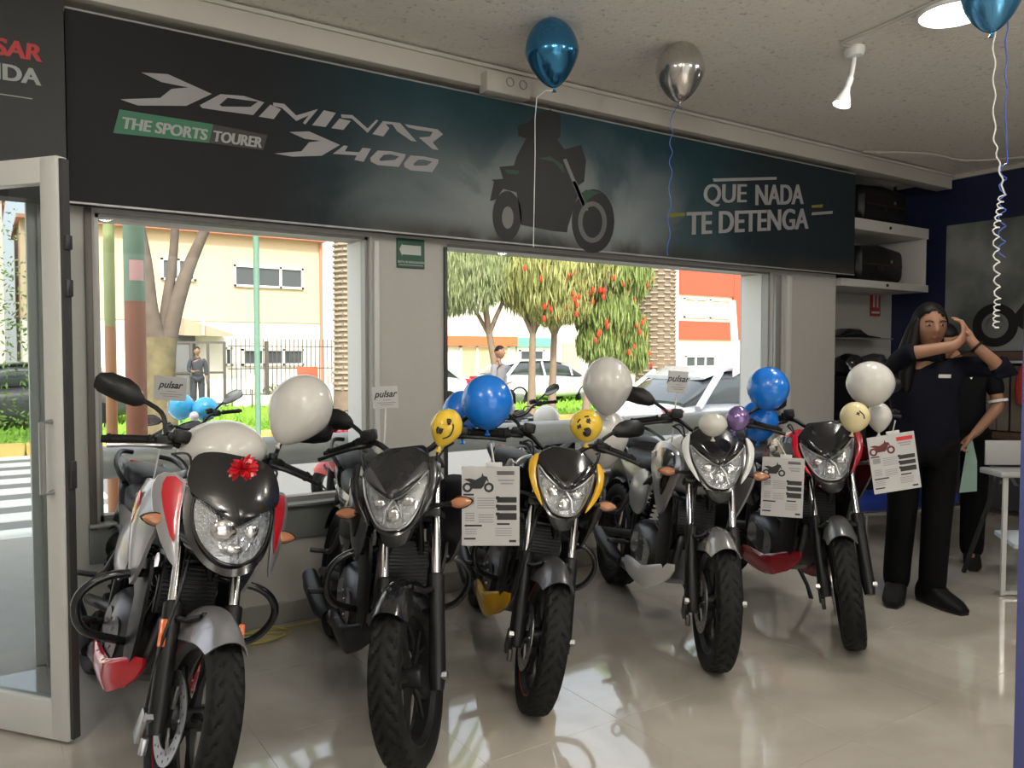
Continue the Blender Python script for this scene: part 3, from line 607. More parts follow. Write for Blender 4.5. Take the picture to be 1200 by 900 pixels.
def tail_side():
    return MB().panel(dens([(-.12, .76), (-.30, .74), (-.48, .78), (-.66, .86), (-.86, .93), (-.84, .895), (-.66, .80), (-.46, .70), (-.28, .66), (-.14, .68)], 2), lambda x, z, d: (x, .120 - .05 * max(0, -x - .4) + d, z), .012, .018, (1, .85, .6, .3))
def side_cover():
    return MB().panel(dens([(-.06, .76), (-.20, .75), (-.30, .66), (-.26, .55), (-.12, .52), (-.04, .60)], 2), lambda x, z, d: (x, .135 + d, z), .012, .02, (1, .85, .6, .3))
def tail_lamp(): return MB().box((-.865, 0, .905), (.035, .12, .035), (0, R(-15), 0), .01)
def grab_rail():
    mb = MB()
    for s in (-1, 1): mb.tube([(-.52, s * .125, .85), (-.62, s * .155, .91), (-.80, s * .12, .955), (-.84, s * .06, .96)], .011, 8, 4)
    return mb
def rear_fender():
    mb = MB(); mb.loft([(-.60, .62, .80, .06, 3), (-.72, .64, .80, .07, 3), (-.84, .62, .78, .065, 3), (-.93, .54, .70, .05, 3), (-.96, .44, .60, .045, 3)], 14); return mb
def main_frame():
    mb = MB()
    for s in (-1, 1):
        mb.tube([(.33, s * .03, .93), (.22, s * .10, .84), (-.04, s * .125, .72), (-.16, s * .12, .58), (-.18, s * .11, .36), (-.14, s * .10, .30)], .02, 10, 4)
        mb.tube([(.34, s * .03, .80), (.30, s * .07, .62), (.24, s * .10, .42), (.16, s * .11, .28)], .016, 10, 4)
        mb.tube([(-.10, s * .11, .70), (-.40, s * .11, .76), (-.72, s * .08, .86)], .013, 8, 4); mb.tube([(-.18, s * .11, .50), (-.45, s * .11, .72)], .012, 8)
    return mb
def swingarm():
    mb = MB()
    for s in (-1, 1): mb.tube([(-.16, s * .09, .40), (-.40, s * .105, .36), (-.70, s * .105, .31)], [.028, .024, .022], 10)
    mb.tube([(-.18, -.09, .40), (-.18, .09, .40)], .025, 10); return mb
def shock(): 
    mb = MB(); mb.tube([(-.22, 0, .68), (-.34, 0, .42)], .012, 8)
    mb.tube([(-.22 - .12 * t / 70 + .0 + .028 * math.cos(t * .7), .028 * math.sin(t * .7), .66 - .22 * t / 70) for t in range(71)], .006, 5); return mb
def chain_guard(): return MB().box((-.44, .125, .40), (.46, .012, .05), (0, R(-8), 0), .005)
def crankcase():
    mb = MB(); mb.loft([(-.20, .30, .46, .10, 3), (-.15, .25, .50, .135, 3.5), (.02, .23, .50, .15, 3.5), (.14, .23, .46, .14, 3.2), (.20, .27, .42, .09, 3)], 18); return mb
def engine_cover():
    mb = MB()
    for s in (1,):
        mb.lathe([(0, 0), (.085, 0), (.082, .018), (.065, .028), (.03, .030), (0, .031)], c=(.06, s * .145, .345), axis='y', n=26, rot=(PI, 0, 0) if s > 0 else None)
        mb.lathe([(0, 0), (.055, 0), (.05, .02), (0, .024)], c=(-.075, s * .145, .38), axis='y', n=20, rot=(PI, 0, 0) if s > 0 else None)
    return mb
def cover_bolts():
    mb = MB()
    for s in (1,):
        for k in range(8):
            a = k * PI / 4; mb.ball((.06 + .078 * math.cos(a), s * .165, .345 + .078 * math.sin(a)), .007, 6, 5)
    return mb
def cylinder():
    mb = MB()
    for k in range(9):
        z = .49 + k * .019; mb.box((.12 + .25 * (z - .49), 0, z), (.155, .19 if k < 7 else .17, .0085), (0, R(14), 0), .003, 1)
    mb.box((.14, 0, .565), (.11, .13, .16), (0, R(14), 0), .01); mb.box((.175, 0, .68), (.13, .15, .06), (0, R(14), 0), .015); return mb
def spark_cover():
    mb = MB()
    for s in (1,): mb.lathe([(0, 0), (.036, 0), (.034, .014), (.02, .018), (0, .018)], c=(.165, s * .088, .655), axis='y', n=18, rot=(PI, 0, 0) if s > 0 else None)
    return mb
def side_fairing():
    return MB().panel(dens([(.08, .74), (.24, .68), (.36, .70), (.37, .60), (.35, .44), (.30, .33), (.22, .30), (.20, .44), (.22, .58), (.12, .66)], 2), lambda x, z, d: (x, .125 + .08 * (z - .3) + d, z), .012, .012, (1, .9, .6), (.29, .52))
def radiator():
    mb = MB(); mb.box((.305, 0, .60), (.035, .20, .17), (0, R(-12), 0), .006)
    return mb
def radiator_fins():
    mb = MB()
    for k in range(12): mb.box((.326 - (.525 + k * .0135 - .60) * .2, 0, .525 + k * .0135), (.006, .18, .005))
    return mb
def header():
    return MB().tube([(.22, -.04, .56), (.31, -.06, .50), (.30, -.08, .34), (.16, -.10, .235), (-.06, -.12, .22), (-.20, -.14, .24)], [.02, .02, .019, .02, .022, .03], 12, 5)
def muffler():
    mb = MB(); mb.tube([(-.20, -.155, .235), (-.26, -.175, .25), (-.46, -.19, .30), (-.54, -.195, .33), (-.545, -.195, .332)], [.030, .040, .044, .036, .02], 16); return mb
def belly():
    o = dens([(-.16, .22), (.02, .19), (.20, .21), (.33, .30), (.36, .375), (.27, .35), (.12, .30), (-.04, .30), (-.14, .29)], 2)
    mb = MB(); mb.panel(o, lambda x, z, d: (x, .055 + .09 * min(1, max(0, (.40 - x) / .2)) + .16 * (z - .2) + d, z), .010, .020, (1, .9, .7, .4), (.13, .27))
    return mb
def belly_nose():
    return MB().loft([(-.10, .185, .215, .10, 3), (.10, .18, .215, .12, 3), (.26, .20, .26, .10, 2.8), (.34, .27, .34, .06, 2.4)], 14)
def crash_guard():
    return MB().tube([(.26, .06, .66), (.30, .14, .645), (.315, .26, .625), (.31, .325, .57), (.295, .33, .50), (.27, .28, .43), (.23, .16, .395), (.19, .09, .38)], .0145, 10, 5)
def peg():
    mb = MB(); mb.tube([(-.16, .11, .36), (-.16, .17, .355)], .012, 8); mb.box((-.16, .215, .357), (.035, .10, .022), None, .006); return mb
def rear_peg():
    mb = MB(); mb.tube([(-.30, .12, .62), (-.36, .14, .50), (-.42, .15, .47)], .012, 8, 4); mb.tube([(-.42, .14, .47), (-.42, .23, .475)], .012, 8); return mb
def gear_lever(): return MB().tube([(-.14, .16, .34), (-.04, .19, .31), (.02, .20, .32), (.02, .24, .32)], .007, 6)
def stand(): return MB().tube([(-.10, .12, .28), (-.05, .22, .10), (-.045, .255, .015), (-.02, .27, .012)], [.012, .011, .014, .010], 8)
def rear_sprocket(): return MB().lathe([(.03, -.003), (.10, -.003), (.10, .003), (.03, .003)], c=(0, .085, 0), axis='y', n=36, closed=True)
def hugger():
    mb = MB(); rs = []
    for i in range(13):
        a = R(75) + i / 12 * R(75); rs.append([Vector((-.68 + r * math.cos(a), v, .306 + r * math.sin(a))) for r, v in ((.33, -.075), (.345, -.05), (.35, 0), (.345, .05), (.33, .075), (.326, .075), (.340, .05), (.345, 0), (.340, -.05), (.326, -.075))])
    return mb.rings(rs)
MIR = Matrix.Diagonal((1, -1, 1, 1))
def mirror_head():
    mb = MB(); o = [(-.088, -.010), (-.080, .008), (-.045, .036), (-.01, .046), (.05, .042), (.082, .024), (.088, .005), (.080, -.026), (.06, -.036), (.0, -.040), (-.06, -.034), (-.08, -.022)]
    return mb.panel(o, lambda y, z, d: (d, y, z), .008, .028, (1, .95, .8, .55, .25))
def mirror_glass():
    o = dens([(-.082, -.006), (-.062, .024), (-.01, .040), (.055, .034), (.085, .010), (.075, -.018), (.03, -.032), (-.045, -.027)], 2)
    return MB().panel(o, lambda y, z, d: (-.0105 - d, y, z), .002, .001, (1, .5))
def make_bike(label, foot, heading, lean, steer, sc, pal, style='naked', mir=((-1, 0), (1, 0)), group='motorcycles on display in the shop', indic=AMB, tapec=None, guards=1):
    h = R(heading); foot = Vector(foot)
    loc = foot - Vector((math.cos(h), math.sin(h), 0)) * (.68 * sc)
    r = thing('motorcycle', label, 'motorcycle', loc, (-R(lean), 0, h), group, sc)
    S = steer_mtx(steer); SM = S @ MIR
    Tf = S @ Matrix.Translation((.675, 0, RW)); Tr = Matrix.Translation((-.68, 0, .306))
    wf = sub('front_wheel', front_rim, pal.get('rim', SAT), r, Tf)
    sub('tyre', front_tyre, RUB, wf); sub('brake_disc', disc, MET, wf, Matrix.Translation((0, -.066, 0))); sub('disc_hole', disc_holes, DKM, wf, Matrix.Translation((0, -.066, 0)))['kind'] = 'stuff'
    sub('axle_nut', axle_nut, MET, wf, Matrix.Translation((0, -.125, 0))); sub('axle_nut', axle_nut, MET, wf, Matrix.Translation((0, .125, 0)))
    if tapec: sub('rim_tape', tape, tapec, wf)
    wr = sub('rear_wheel', rear_rim, pal.get('rim', SAT), r, Tr); sub('tyre', rear_tyre, RUB, wr); sub('sprocket', rear_sprocket, MET, wr)
    for s in (-1, 1):
        T_ = S @ Matrix.Translation((0, s * .098, 0)); sub('fork_tube', stanchion, CHR, r, T_); k = sub('fork_slider', slider, SAT, r, T_)
        if style == 'commuter': sub('orange_reflector', reflector, ORG, k, Matrix.Translation((fk(.52) + .02, s * .026, .52)) @ Matrix.Rotation(R(-25), 4, 'Y'))
    sub('brake_caliper', caliper, MET if style == 'commuter' else DKM, r, S); sub('front_mudguard', mudguard, pal['guard'], r, S); sub('fork_brace', fork_brace, SAT, r, S)
    sub('triple_clamp', triple, DKM, r, S); sub('handlebar', handlebar, SAT, r, S); sub('instrument_cluster', cluster, SAT, r, S); sub('brake_reservoir', reservoir, SAT, r, S); sub('control_cable', cables, SAT, r, S)
    for X in (S, SM):
        sub('grip', grip, RUB, r, X); sub('switchgear', switchgear, SAT, r, X); sub('lever', lever, SAT if X is S else pal.get('lever', SAT), r, X)
        a = sub('indicator', indicator_shell, SAT, r, X); sub('indicator_lens', indicator_lens, indic, a); sub('indicator_stalk', indicator_stalk, SAT, a)
    if style == 'naked':
        k = sub('headlight', ns_cowl, pal.get('cowl', BLK), r, S); sub('reflector_bowl', ns_reflector, REFL, k); sub('bulb', ns_lamp, CHR, k); sub('bulb', ns_side_lamp, CHR, k); sub('bulb', ns_side_lamp, CHR, k, MIR); sub('lamp_bezel', ns_lamp_frame, MET, k); sub('headlight_lens', ns_lens, LENS, k); sub('chin', ns_chin, SAT, k)
        k = sub('flyscreen', ns_screen, pal.get('screen', BLK), r, S); sub('screen_fin', ns_screen_fin, pal.get('fin', BLK), k)
        for X in (S, SM): sub('headlight_flank', ns_blade, pal['blade'], r, X)
    else:
        k = sub('headlight', cm_cowl, BLK, r, S); sub('reflector_bowl', cm_reflector, REFL, k); sub('bulb', cm_lamp, CHR, k); sub('bulb', cm_side_lamp, CHR, k); sub('bulb', cm_low_lamp, CHR, k); sub('lamp_bezel', cm_lamp_frame, BLK, k); sub('headlight_lens', cm_lens, LENS, k)
        sub('flyscreen', cm_screen, BLK, r, S)
        for X in (S, SM):
            k = sub('headlight_flank', cm_blade, pal['blade'], r, X); sub('red_stripe', cm_blade_stripe, RED, k)
    for s, flip in mir:
        if s == 0: continue
        hy, hz = (.33, 1.185) if not flip else (.26, 1.175)
        if style == 'commuter': hy, hz = .36, 1.225
        X = S if s > 0 else SM
        hm = X @ Matrix.Translation((.215, hy, hz)) @ Matrix.Rotation(R(14), 4, 'Z') @ Matrix.Rotation(R(12), 4, 'X')
        m_ = sub('mirror', mirror_head, SAT, r, hm); sub('mirror_glass', mirror_glass, CHR, m_)
        pts = [(.29, .19, 1.09), (.285, .20, 1.12), (.26, .225, hz - .045), (.225, hy - .055, hz - .012)] if not flip else [(.29, .22, 1.09), (.29, .345, 1.10), (.26, .385, 1.14), (.235, .33, hz)]
        sm = key_mesh_pts('mirror_stem', pts, .0085); o = link('mirror_stem', sm, m_); o.matrix_local = hm.inverted() @ X
    sub('fuel_tank', tank, pal['tank'], r); sub('tank_cap', tank_cap, MET, r); sub('seat', seat, SEATM, r); sub('pillion_seat', pillion, SEATM, r)
    sub('tail_light', tail_lamp, RED, r); sub('grab_rail', grab_rail, SAT, r); sub('rear_mudguard', rear_fender, SAT, r); sub('hugger', hugger, SAT, r)
    I4 = Matrix.Identity(4)
    for X in (I4, MIR):
        k = sub('tank_shroud', shroud, pal['shroud'], r, X)
        if 'patch' in pal: sub('shroud_patch', badge_mark, pal['patch'], k)
        if style == 'naked': sub('shroud_vent', shroud_vent, pal.get('vent', SAT), k); sub('badge', shroud_badge, MET, k)
        sub('tail_panel', tail_side, pal['tail'], r, X); sub('side_cover', side_cover, pal['side'], r, X)
        sub('foot_peg', peg, SAT, r, X); sub('pillion_peg', rear_peg, DKM, r, X)
        if guards: sub('crash_guard', crash_guard, BLK, r, X @ Matrix.Diagonal((1, guards, 1, 1)))
        sub('side_fairing', side_fairing, SAT, r, X); sub('belly_pan', belly, pal['belly'], r, X)
    sub('frame', main_frame, pal.get('frame', SAT), r); sub('swingarm', swingarm, SAT, r); sub('shock_absorber', shock, pal.get('spring', SAT), r); sub('chain_guard', chain_guard, SAT, r)
    e = sub('engine', crankcase, DKM, r); c_ = sub('cylinder', cylinder, DKM, e)
    for X in (I4, MIR): sub('engine_cover', engine_cover, pal.get('cover', DKM), e, X); sub('cover_bolt', cover_bolts, MET, e, X)['kind'] = 'stuff'; sub('spark_cover', spark_cover, CHR, e, X)
    k = sub('radiator', radiator, SAT, r); sub('radiator_fin', radiator_fins, SAT, k)['kind'] = 'stuff'; sub('exhaust_pipe', header, DKM, r); sub('muffler', muffler, SAT, r)
    sub('gear_lever', gear_lever, MET, r)
    sub('side_stand', stand, SAT, r)
    return r, S
_pc = {}
def key_mesh_pts(n, pts, rad):
    k = (n, str(pts))
    if k not in _pc: _pc[k] = MB().tube(pts, rad, 8, 4).mesh(n, SAT)
    return _pc[k]
P1 = dict(guard=SIL, blade=SIL, tank=SIL, shroud=SIL, patch=RED, tail=GRY, side=SIL, belly=RED, lever=MET)
P2 = dict(guard=BLK, blade=BLK, tank=BLK, shroud=GRY, tail=BLK, side=BLK, belly=SAT, fin=GRY, screen=mat('black flyscreen', (.02, .02, .022), .28), cover=MET)
P3 = dict(guard=GRY, blade=YEL, tank=BLK, shroud=BLK, tail=BLK, side=YEL, belly=YEL)
P4 = dict(guard=mat('pearl grey guard', (.26, .255, .25), .25, .4, coat=.5), blade=WHT, tank=WHT, shroud=SIL, tail=SIL, side=SIL, belly=WHT, vent=BLK, cover=MET)
P5 = dict(guard=mat('dark grey guard', (.16, .17, .17), .3, .4, coat=.4), blade=RED, tank=RED, shroud=BLK, tail=RED, side=BLK, belly=mat('crimson paint', (.38, .005, .02), .2, coat=.5), cover=MET)
BIKES = []
B = BIKES.append
B(make_bike('silver and red motorcycle with tall dark screen, nearest the door', (.43, 2.53, 0), -88, 15, 1, 1.0, P1, 'commuter', tapec=RED))
B(make_bike('all black motorcycle with turned front wheel, second from the door', (1.178, 2.416, 0), -101, 8, -34, 1.0, P2, guards=.85))
B(make_bike('black motorcycle with yellow headlight flanks and yellow belly pan', (1.752, 2.528, 0), -113, 12.5, -4, .965, P3, tapec=ORG, guards=.85))
B(make_bike('white and silver motorcycle with white belly pan beside the red one', (2.660, 2.42, 0), -113, 9, -14, 1.0, P4, guards=0))
B(make_bike('black and red motorcycle farthest from the door, beside the standing woman', (3.410, 2.235, 0), -113, 6, -32, 1.0, P5, mir=((-1, 1), (1, 0)), guards=0))
# ================================================================ THE STREET OUTSIDE
GZ = -.12
STR = lambda name, mb, m, label=None: struct(name, mb, m, None, label)
STR('pavement', MB().box((8, 6.0, GZ - .05), (60, 3.3, .1)), mat('pavement concrete', (.42, .40, .37), .8, var=.12, bump=.2, scale=8), 'grey concrete pavement in front of the shop')
STR('road', MB().box((8, 11.0, GZ - .10), (80, 6.8, .1)), mat('asphalt', (.20, .20, .20), .85, var=.12, bump=.2, scale=25), 'asphalt street')
STR('far_pavement', MB().box((8, 25.6, GZ - .05), (80, 3.0, .1)), mat('pavement concrete', (.4, .4, .4)), 'far pavement below the fence')
STR('verge_ground', MB().box((8, 19.3, GZ - .06), (80, 9.8, .1)), mat('verge soil green', (.20, .36, .045), .9, var=.35, scale=2.5), 'green verge across the street')
STR('front_yard', MB().box((20, 42, GZ - .08), (160, 30, .1)), mat('yard concrete', (.38, .36, .33), .8, var=.1))
t = thing('kerb', 'yellow painted concrete kerb along the green verge', 'kerb', (6, 14.4, GZ - .05))
KM = mat('kerb yellow', (.70, .46, .14), .7, var=.15, scale=3); kb = MB().box((0, 0, 0), (.98, .28, .26), bev=.02, seg=1).mesh('kerb_stone', KM)
for i in range(44): link('kerb_stone', kb, t).location = (-14 + i, 0, .06)
# zebra crossing seen through the door
t = thing('zebra_crossing', 'white striped pedestrian crossing painted on the street', 'crossing', (-.6, 11, GZ - .05))
zb = MB().box((0, 0, .005), (3.4, .42, .01)).mesh('stripe', mat('road paint', (.72, .72, .70), .7, var=.1))
for i in range(8): link('stripe', zb, t).location = (0, -2.9 + i * .85, .0)
# grass blades
def grass(name, x0, x1, y0, y1, n, h, label, m):
    mb = MB()
    for i in range(n):
        x = random.uniform(x0, x1); y = random.uniform(y0, y1); hh = h * random.uniform(.5, 1.2); a = random.uniform(0, PI); w_ = .05
        dx, dy = math.cos(a) * w_, math.sin(a) * w_; b = mb.bm; v = [b.verts.new(q) for q in ((x - dx, y - dy, GZ - .01), (x + dx, y + dy, GZ - .01), (x + random.uniform(-.08, .08), y, GZ + hh))]; b.faces.new(v)
    return tag(mb.build(name, m), label, 'grass', kind='stuff')
grass('verge_grass', -4, 22, 14.7, 24, 9000, .11, 'bright green grass of the verge across the street', mat('grass blades', (.26, .48, .05), .8, var=.3))
# ---- facades
CREAM = mat('cream render', (.66, .50, .34), .8, var=.05, scale=1.5); PALE = mat('pale render', (.80, .76, .68), .8, var=.04, scale=1.5)
WGL = mat('house window glass', (.06, .07, .08), .1, coat=.5); WFR = mat('house window frame', (.80, .80, .78), .5)
def hwin(par, x0, x1, z0, z1, y, panes=3, glass=None):
    f = MB(); t = .07; w_, h = x1 - x0, z1 - z0
    for zz in (z0 + t / 2, z1 - t / 2): f.box(((x0 + x1) / 2, y, zz), (w_, .12, t))
    for k in range(panes + 1): f.box((x0 + t / 2 + (w_ - t) * k / panes, y, (z0 + z1) / 2), (t, .12, h - .002))
    o = f.build('window', WFR, par)
    for k in range(panes):
        MB().box((x0 + w_ * (k + .5) / panes, y + .02, (z0 + z1) / 2), (w_ / panes - t, .03, h - t)).build('pane', glass or WGL, o)
    return o
bd = thing('apartment_building', 'two storey cream house with pale lower floor behind the fence', 'building', (0, 26, GZ))
def lb(): return MB()
Z = lambda z: z - GZ
o = MB().box((5.2, 2.5, Z(3.80)), (8.62, 5, 2.72)).build('upper_wall', CREAM, bd); MB().box((5.2, 2.54, Z(1.16)), (8.6, 5, 2.56)).build('lower_wall', PALE, bd)
MB().box((5.2, 2.3, Z(5.20)), (8.8, 5.3, .10)).build('roof_edge', mat('terracotta edge', (.55, .22, .14), .7), bd)
MB().box((10.6, 2.6, Z(2.6)), (2.2, 5, 5.6)).build('side_wing', PALE, bd)
MB().tube([(9.5, -.06, Z(0)), (9.5, -.06, Z(5.1))], .05, 8).build('downpipe', mat('terracotta edge', (.5, .2, .1)), bd)
hwin(bd, 6.64, 8.9, Z(3.55), Z(4.25), -.03); hwin(bd, 6.87, 8.9, Z(1.03), Z(1.58), -.0); hwin(bd, 4.50, 5.50, Z(3.65), Z(4.32), -.03, 2); hwin(bd, 6.33, 6.58, Z(1.03), Z(1.62), 0, 1); hwin(bd, 1.4, 2.6, Z(3.5), Z(4.3), -.03, 2)
MB().box((5.0, -.02, Z(1.0)), (.9, .1, 2.1)).build('entrance_door', mat('dark door', (.08, .075, .07), .5), bd)
cp = MB(); cp.rings([[Vector((x, y, z)) for x, y, z in ((4.9, 0, Z(2.55)), (6.3, 0, Z(2.05)), (6.3, 0, Z(1.98)), (4.9, 0, Z(2.0)))], [Vector((x, y, z)) for x, y, z in ((4.9, -1.3, Z(2.45)), (6.3, -1.3, Z(2.0)), (6.3, -1.3, Z(1.93)), (4.9, -1.3, Z(1.95)))]])
cp.build('canopy', mat('canopy tan', (.42, .34, .24), .7), bd); MB().box((5.4, -1.4, Z(2.22)), (.06, .06, .5)).build('canopy_bracket', WFR, bd)
w_ = thing('white_house', 'white house at the far left seen beside the green street poles', 'building', (-1.8, 27, GZ))
MB().box((-1.2, 3, 3.0), (7.0, 6, 6.0)).build('wall', PALE, w_); hwin(w_, .9, 1.8, 4.0, 4.9, -.02, 2); hwin(w_, -2.5, -1.3, 1.2, 2.3, -.02, 2); MB().box((-1.2, 2.9, 6.05), (7.2, 6.2, .12)).build('roof_edge', mat('terracotta edge', (.5, .2, .1)), w_)
# fence and gate
IRON = mat('fence iron', (.10, .085, .08), .6)
fn = thing('railing_fence', 'dark iron railing fence in front of the cream house', 'fence', (0, 23.4, GZ))
for x in (4.2, 6.9, 9.2, 11.5): MB().box((x, 0, .95), (.10, .10, 1.9)).build('fence_post', IRON, fn)
for z in (.35, 1.1, 1.75): MB().tube([(5.8, 0, z), (12, 0, z)], .018, 6).build('fence_rail', IRON, fn)
b = MB()
for i in range(47): b.box((5.9 + i * .13, 0, 1.0), (.022, .022, 1.95))
b.build('picket', IRON, fn)['kind'] = 'stuff'
MB().box((9.0, .02, .16), (6.1, .2, .32)).build('plinth', PALE, fn)
gt = thing('iron_gate', 'dark iron double gate of the cream house, beside the tree', 'gate', (0, 23.4, GZ))
for x in (4.35, 4.8, 5.25, 5.7): MB().box((x, 0, .95), (.07, .06, 1.85)).build('gate_stile', IRON, gt)
for z in (.1, 1.0, 1.85): MB().box((5.02, 0, z), (1.4, .04, .06)).build('gate_rail', IRON, gt)
MB().box((4.57, .02, .95), (.38, .02, 1.7)).build('gate_panel', mat('gate panel', (.16, .16, .17), .5), gt)
# houses behind window 2
h2 = thing('shop_building', 'white single storey shop with an orange band and tan shutters', 'building', (14.6, 26, GZ))
MB().box((0, 2, 1.9), (5.7, 4, 3.8)).build('wall', PALE, h2); MB().box((.3, -.12, 2.02), (5.0, .2, .36)).build('orange_band', mat('orange band', (.75, .16, .06), .6), h2)
SH = mat('tan shutter', (.72, .52, .28), .6, var=.1)
hwin(h2, .3, 2.5, .60, 1.85, -.02, 3, SH)
h3 = thing('green_house', 'green and white house behind the weeping trees', 'building', (20.6, 26, GZ))
GR = mat('mint green wall', (.16, .52, .36), .7)
MB().box((-.44, 2, 3.0), (5.3, 4, 6.0)).build('wall', PALE, h3); MB().box((-2.4, -.05, 2.0), (1.9, .12, .35)).build('green_band', GR, h3); MB().box((1.2, -.05, 3.6), (2.2, .12, 3.6)).build('green_panel', GR, h3)
MB().box((1.3, -.05, .9), (.9, .1, 1.8)).build('green_door', GR, h3); hwin(h3, -3.0, -1.8, .6, 1.7, -.02, 2); MB().box((-.4, -.05, 1.0), (.9, .1, 2.0)).build('garage_door', mat('garage tan', (.45, .40, .33), .6), h3); hwin(h3, -2.6, -1.2, 3.4, 4.4, -.02, 2)
h4 = thing('red_house', 'red and white apartment house right of the palm trunk', 'building', (28, 26, GZ))
RW_ = mat('brick red wall', (.62, .09, .05), .7, var=.1)
MB().box((-.2, 2, 3.6), (6.2, 4, 7.2)).build('wall', PALE, h4); MB().box((.4, -.05, 2.62), (4.0, .14, .85)).build('red_band', RW_, h4); MB().box((.4, -.05, 4.9), (4.0, .14, 1.3)).build('red_band', RW_, h4); MB().box((2.2, -.06, 3.8), (.5, .16, 3.2)).build('red_pier', RW_, h4)
hwin(h4, -1.3, .2, 3.2, 4.1, -.02, 2, mat('curtain', (.62, .55, .45), .8)); hwin(h4, .4, 1.8, 3.2, 4.1, -.02, 2, mat('curtain', (.62, .55, .45), .8)); hwin(h4, -1.2, .8, .85, 1.45, -.02, 3)
MB().box((2.9, -.3, 2.2), (.25, .3, 4.6)).build('corner_pilaster', GR, h4)
h5 = thing('pale_house', 'pale house closing the street on the right', 'building', (38, 26, GZ)); MB().box((0, 3, 3.2), (12, 6, 6.4)).build('wall', PALE, h5); hwin(h5, -4, -2, 3, 4.2, -.02, 3); hwin(h5, 0, 2, 3, 4.2, -.02, 3)
# ---- street poles
t = thing('street_pole', 'thick street pole, green above and rust brown below, in the left window', 'pole', (.815, 5.62, GZ))
MB().tube([(0, 0, 0), (0, 0, 1.86)], .064, 16).build('lower_pole', mat('rust brown paint', (.36, .15, .09), .7, var=.25, scale=6), t); MB().tube([(0, 0, 1.86), (0, 0, 5.0)], .0645, 16).build('upper_pole', mat('green pole paint', (.20, .32, .24), .6, var=.2, scale=6), t)
sk = MB(); sk.rings([[Vector((.066 * math.cos(a), .066 * math.sin(a), z)) for a in [R(-125) + k * R(9) for k in range(10)]] for z in (1.99, 2.12)], cap=False); sk.build('pink_sticker', mat('pink sticker', (.80, .45, .45), .6), t)
t = thing('street_pole', 'thin street pole with a brown box on top, at the left window edge', 'pole', (.685, 5.75, GZ))
MB().tube([(0, 0, 0), (0, 0, 1.7)], .034, 12).build('lower_pole', mat('orange brown paint', (.52, .27, .14), .7, var=.2, scale=6), t); MB().tube([(0, 0, 1.7), (0, 0, 2.45)], .034, 12).build('upper_pole', mat('yellow green paint', (.38, .45, .20), .7, var=.2, scale=6), t)
MB().box((0, 0, 2.52), (.20, .16, .22), bev=.015).build('junction_box', mat('box brown', (.16, .12, .07), .7), t)
t = thing('lamp_post', 'slim green lamp post before the cream house', 'pole', (3.57, 12.6, GZ))
MB().tube([(0, 0, 0), (0, 0, 6)], .045, 10).build('post', mat('lamp post green', (.16, .30, .22), .6, var=.15), t)
# ---- trees
BARK = mat('grey bark', (.11, .085, .065), .9, var=.5, bump=1, scale=7)
def leaves(mb, c, rad, n, sz, droop=0.0, sq=(1, 1, .8)):
    b = mb.bm
    for i in range(n):
        while True:
            q = Vector([random.uniform(-1, 1) for _ in range(3)])
            if q.length < 1: break
        p = Vector(c) + Vector((q.x * rad * sq[0], q.y * rad * sq[1], q.z * rad * sq[2]))
        if droop: d1 = Vector((random.uniform(-.3, .3), random.uniform(-.3, .3), -1)).normalized() * sz * droop
        else: d1 = Vector([random.gauss(0, 1) for _ in range(3)]).normalized() * sz
        d2 = d1.orthogonal().normalized(); d2.rotate(Matrix.Rotation(random.uniform(0, 6.3), 3, d1)); d2 *= sz * (.16 if droop else .38)
        b.faces.new([b.verts.new(p + v) for v in (d1 * -.5, d2 * .5, d1 * .5, d2 * -.5)])
t = thing('street_tree', 'bare forked tree with mossy trunk in the left window', 'tree', (2.05, 12, GZ))
g = MB(); g.tube([(0, 0, 0), (.02, 0, .6), (.0, 0, 1.2), (.02, 0, 1.75)], [.25, .20, .19, .21], 14, 4); g.build('trunk', mat('mossy bark', (.15, .125, .06), .9, var=.6, bump=1, scale=7), t)
for pts, rr in (([(0, 0, 1.6), (-.12, .02, 2.1), (-.18, 0, 2.8), (-.28, .1, 3.6), (-.35, .1, 4.6)], [.15, .12, .10, .08, .05]), ([(.08, 0, 1.6), (.22, 0, 2.2), (.40, .02, 2.75), (.62, .1, 3.25), (.95, .2, 4.0)], [.13, .11, .09, .07, .05]), ([(.05, .03, 1.7), (.12, .05, 2.3), (.22, .1, 3.0), (.30, .1, 4.2)], [.10, .075, .06, .04])):
    MB().tube(pts, rr, 10, 4).build('branch', BARK, t)
lf = MB(); [leaves(lf, (x, y, z), .8, 260, .16) for x, y, z in ((-.4, .2, 5.2), (.9, .3, 5.0), (.3, 0, 5.6), (-1.2, 0, 5.0))]; lf.build('foliage', mat('leaf green', (.14, .24, .05), .7, var=.3), t)['kind'] = 'stuff'
